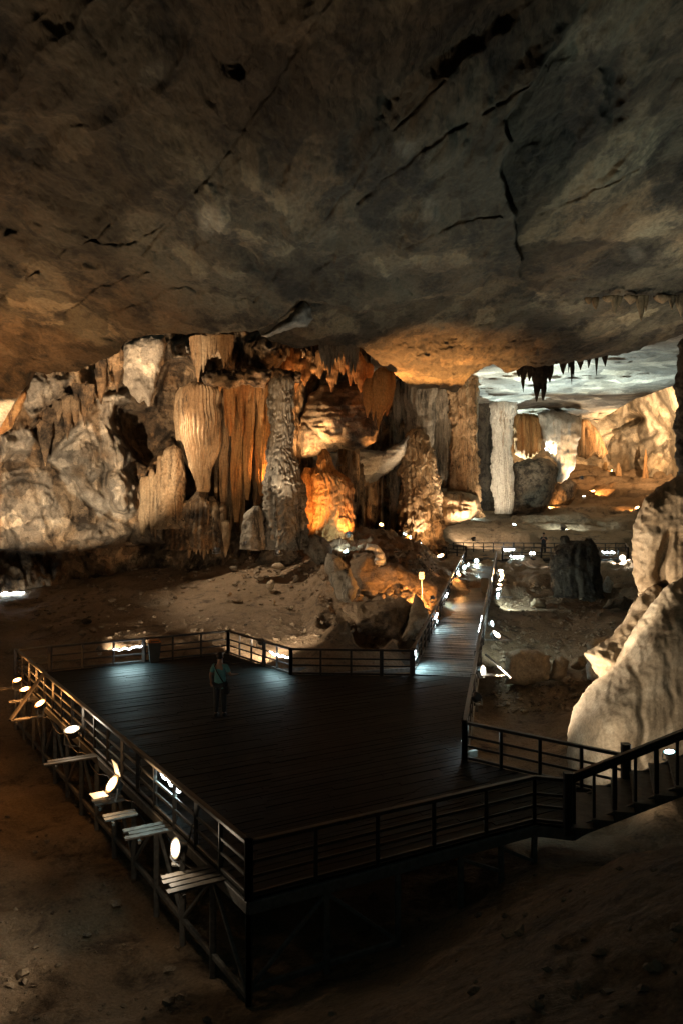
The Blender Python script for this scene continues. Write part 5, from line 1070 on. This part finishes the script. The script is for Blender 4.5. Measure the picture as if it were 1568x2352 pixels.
def skin(name, pts, edges, rad, mat, parent=None, sub=2, rootv=0, mats=None):
    me = bpy.data.meshes.new(name); me.from_pydata([tuple(p) for p in pts], edges, []); me.update()
    o = link(name, me, mat, parent)
    m = o.modifiers.new('skin', 'SKIN'); m.use_smooth_shade = True; m.branch_smoothing = .4
    sv = me.skin_vertices[0].data
    for k, r_ in enumerate(rad):
        sv[k].radius = (r_, r_) if not isinstance(r_, tuple) else r_; sv[k].use_root = (k == rootv)
    s = o.modifiers.new('smooth', 'SUBSURF'); s.levels = sub; s.render_levels = sub
    return o
def person(label, loc, rz, h, shirt, legs, arms, head_turn=0.0):
    """arms: per side (elbow, wrist) offsets from the shoulder, x outward, y forward"""
    k = h / 1.72; o = thing('person', label, 'person', loc, rz)
    V_ = lambda x, y, z: (x * k, y * k, z * k)
    pts = [V_(0, 0, .93), V_(0, .0, 1.06), V_(0, .01, 1.22), V_(0, 0, 1.36), V_(0, -.005, 1.44), V_(0, .015, 1.53), V_(0, .02, 1.60), V_(0, .01, 1.665)]
    rad = [(.15 * k, .11 * k), (.135 * k, .10 * k), (.15 * k, .105 * k), (.14 * k, .09 * k), (.058 * k, .058 * k), (.068 * k, .08 * k), (.078 * k, .095 * k), (.055 * k, .07 * k)]
    ed_ = [(i, i + 1) for i in range(7)]
    def add(p, r_, to): pts.append(p); rad.append(r_ if isinstance(r_, tuple) else (r_ * k, r_ * k)); ed_.append((to, len(pts) - 1)); return len(pts) - 1
    leg_ids, arm_ids = [], []
    for s, (kx, ky, fx, fy) in zip((-1, 1), legs):
        a = add(V_(s * .095, 0, .86), .092, 0); b = add(V_(s * .10 + kx, ky, .49), .062, a); c = add(V_(s * .105 + fx, fy, .09), .042, b); t = add(V_(s * .115 + fx, fy + .13, .04), .036, c); leg_ids.append((a, b, c, t))
    for s, (e, w) in zip((-1, 1), arms):
        sh = (s * .175, 0, 1.385); a = add(V_(*sh), .055, 3)
        ep = (sh[0] + s * e[0], sh[1] + e[1], sh[2] + e[2]); wp = (sh[0] + s * w[0], sh[1] + w[1], sh[2] + w[2])
        b = add(V_(*ep), .042, a); c = add(V_(*wp), .028, b)
        dv = (Vector(wp) - Vector(ep)).normalized(); pl = Vector(wp) + dv * .07; m = add(V_(*pl), .034, c)
        sdv = dv.cross(Vector((0, 1, .2))).normalized()
        for f_, (off, ln) in enumerate(((-.027, .062), (-.009, .074), (.009, .07), (.026, .055))):
            q = pl + dv * .03 + sdv * off; f1 = add(V_(*q), .0095, m); f2 = add(V_(*(q + dv * ln * .55 + Vector((0, .012, 0)))), .009, f1); add(V_(*(q + dv * ln + Vector((0, .028, 0)))), .0075, f2)
        q = pl - dv * .03 + sdv * (-.035) + Vector((0, .02, 0)); f1 = add(V_(*q), .011, m); add(V_(*(q + dv * .05 + sdv * -.015)), .0085, f1)
        arm_ids.append((sh, ep, wp))
    skin('body', pts, ed_, rad, M['skin'], o)
    hd = MB(); hd.lathe([(.02, 1.745), (.06, 1.735), (.088, 1.70), (.098, 1.65), (.094, 1.595), (.06, 1.565), (.03, 1.56)], 18); hb = hd.build('hair', M['hair'], o, True); hb.scale = (k * .92, k * 1.06, k); hb.location = (0, -.012 * k, 0)
    fc = MB(); fc.lathe([(.004, .0), (.016, .01), (.012, .04), (.004, .055)], 8, Matrix.Translation((0, .105, 1.575))); fc.build('nose', M['skin'], o, True).scale = (k, k, k)
    for s in (-1, 1):
        MB().lathe([(.002, .008), (.012, .003), (.012, -.003), (.002, -.008)], 10, Matrix.Translation((s * .033, .098, 1.625)) @ Matrix.Rotation(R(90), 4, 'X')).build('eye', M['black'], o, True).scale = (k, k, k)
        MB().lathe([(.005, -.03), (.014, -.015), (.016, .015), (.006, .03)], 8, Matrix.Translation((s * .082, .0, 1.61))).build('ear', M['skin'], o, True).scale = (k, k, k)
    # shirt and trousers follow the body
    sp_ = [V_(0, 0, .76), V_(0, 0, .92), V_(0, 0, 1.08), V_(0, .01, 1.24), V_(0, 0, 1.36), V_(0, 0, 1.415)]
    sr = [(.19 * k, .135 * k), (.178 * k, .13 * k), (.165 * k, .122 * k), (.175 * k, .122 * k), (.15 * k, .10 * k), (.075 * k, .07 * k)]; se = [(i, i + 1) for i in range(5)]
    for s, (sh, ep, wp) in zip((-1, 1), arm_ids):
        sp_.append(V_(*(Vector(sh) + Vector((-s * .01, 0, 0))))); sr.append((.072 * k, .072 * k)); se.append((4, len(sp_) - 1)); e_ = Vector(sh).lerp(Vector(ep), .78); sp_.append(V_(*e_)); sr.append((.064 * k, .064 * k)); se.append((len(sp_) - 2, len(sp_) - 1))
    skin('shirt', sp_, se, sr, M[shirt], o, rootv=1)
    tp = [V_(0, 0, .93)]; tr = [(.158 * k, .12 * k)]; te = []
    for (a, b, c, t), s in zip(leg_ids, (-1, 1)):
        p0 = len(tp); tp += [pts[a], pts[b], tuple(Vector(pts[c]) + Vector((0, 0, .0)))]; tr += [(.108 * k,) * 2, (.078 * k,) * 2, (.064 * k,) * 2]; te += [(0, p0), (p0, p0 + 1), (p0 + 1, p0 + 2)]
        c_, t_ = Vector(pts[c]), Vector(pts[t]); MB().tube([c_ + Vector((0, -.06, -.045)) * k, c_ + Vector((0, 0, -.035)) * k, t_ + Vector((0, .0, .0)), t_ + Vector((0, .05, -.005)) * k], [.04 * k, .052 * k, .046 * k, .025 * k], 10).build('shoe', M['shoe'], o, True)
    skin('trousers', tp, te, tr, M['trousers'], o)
    return o, k
p1 = on_z(506, 1645)
person('person in a long teal shirt and dark trousers seen from behind on the platform', p1, R(-6), 1.72, 'teal', ((0, .0, 0, -.02), (0, .03, .0, .02)), (((.09, -.02, -.27), (.10, .12, -.50)), ((.10, .02, -.26), (.17, .22, -.30))))
cb = thing('crossbody_bag', 'small black bag on a strap worn across the back of the person in teal', 'bag', p1, R(-6))
MB().tube([(-.10, -.02, 1.43), (-.125, -.10, 1.38), (-.05, -.142, 1.24), (.06, -.148, 1.06), (.16, -.10, .90), (.20, -.02, .80), (.19, .06, .86), (.06, .13, 1.1), (-.05, .12, 1.3), (-.10, .05, 1.43)], .016, 8).build('strap', M['black'], cb, True)
mb = MB(); mb.bar((.215, -.10, .72), (.215, .09, .72), .075, .20); mb.build('pouch', M['black'], cb)
p2 = P(1247.5, 1276, 57.6); p2.z = zf
person('person in dark clothes standing on the far platform with hands raised to the chest', p2, R(165), 1.70, 'navy', ((0, 0, .03, 0), (0, 0, .05, .03)), (((.07, .06, -.25), (-.08, .22, -.12)), ((.07, .06, -.25), (-.09, .22, -.10))))

# ================================================================== air, camera, render
w = bpy.data.worlds.new('World'); S.world = w; w.use_nodes = True
bg = w.node_tree.nodes['Background']; bg.inputs[0].default_value = (.45, .75, .72, 1); bg.inputs[1].default_value = .016
cam = bpy.data.cameras.new('camera'); co = bpy.data.objects.new('camera', cam); C.objects.link(co); S.camera = co
co.location = (0, 0, EYE); co.rotation_euler = (R(90), 0, 0)
cam.sensor_fit = 'VERTICAL'; cam.sensor_height = 36; cam.lens = F / 2352 * 36; cam.shift_y = -(1176 - HY) / 2352; cam.clip_start = .1; cam.clip_end = 400
S.view_settings.view_transform = 'Standard'; S.view_settings.look = 'None'; S.view_settings.exposure = 1.1; S.view_settings.gamma = 1
S.render.engine = 'CYCLES'
cy = S.cycles; cy.max_bounces = 4; cy.diffuse_bounces = 2; cy.glossy_bounces = 2; cy.sample_clamp_indirect = 1.5; cy.use_denoising = True; cy.use_light_tree = True
cy.use_adaptive_sampling = True; cy.adaptive_threshold = .02
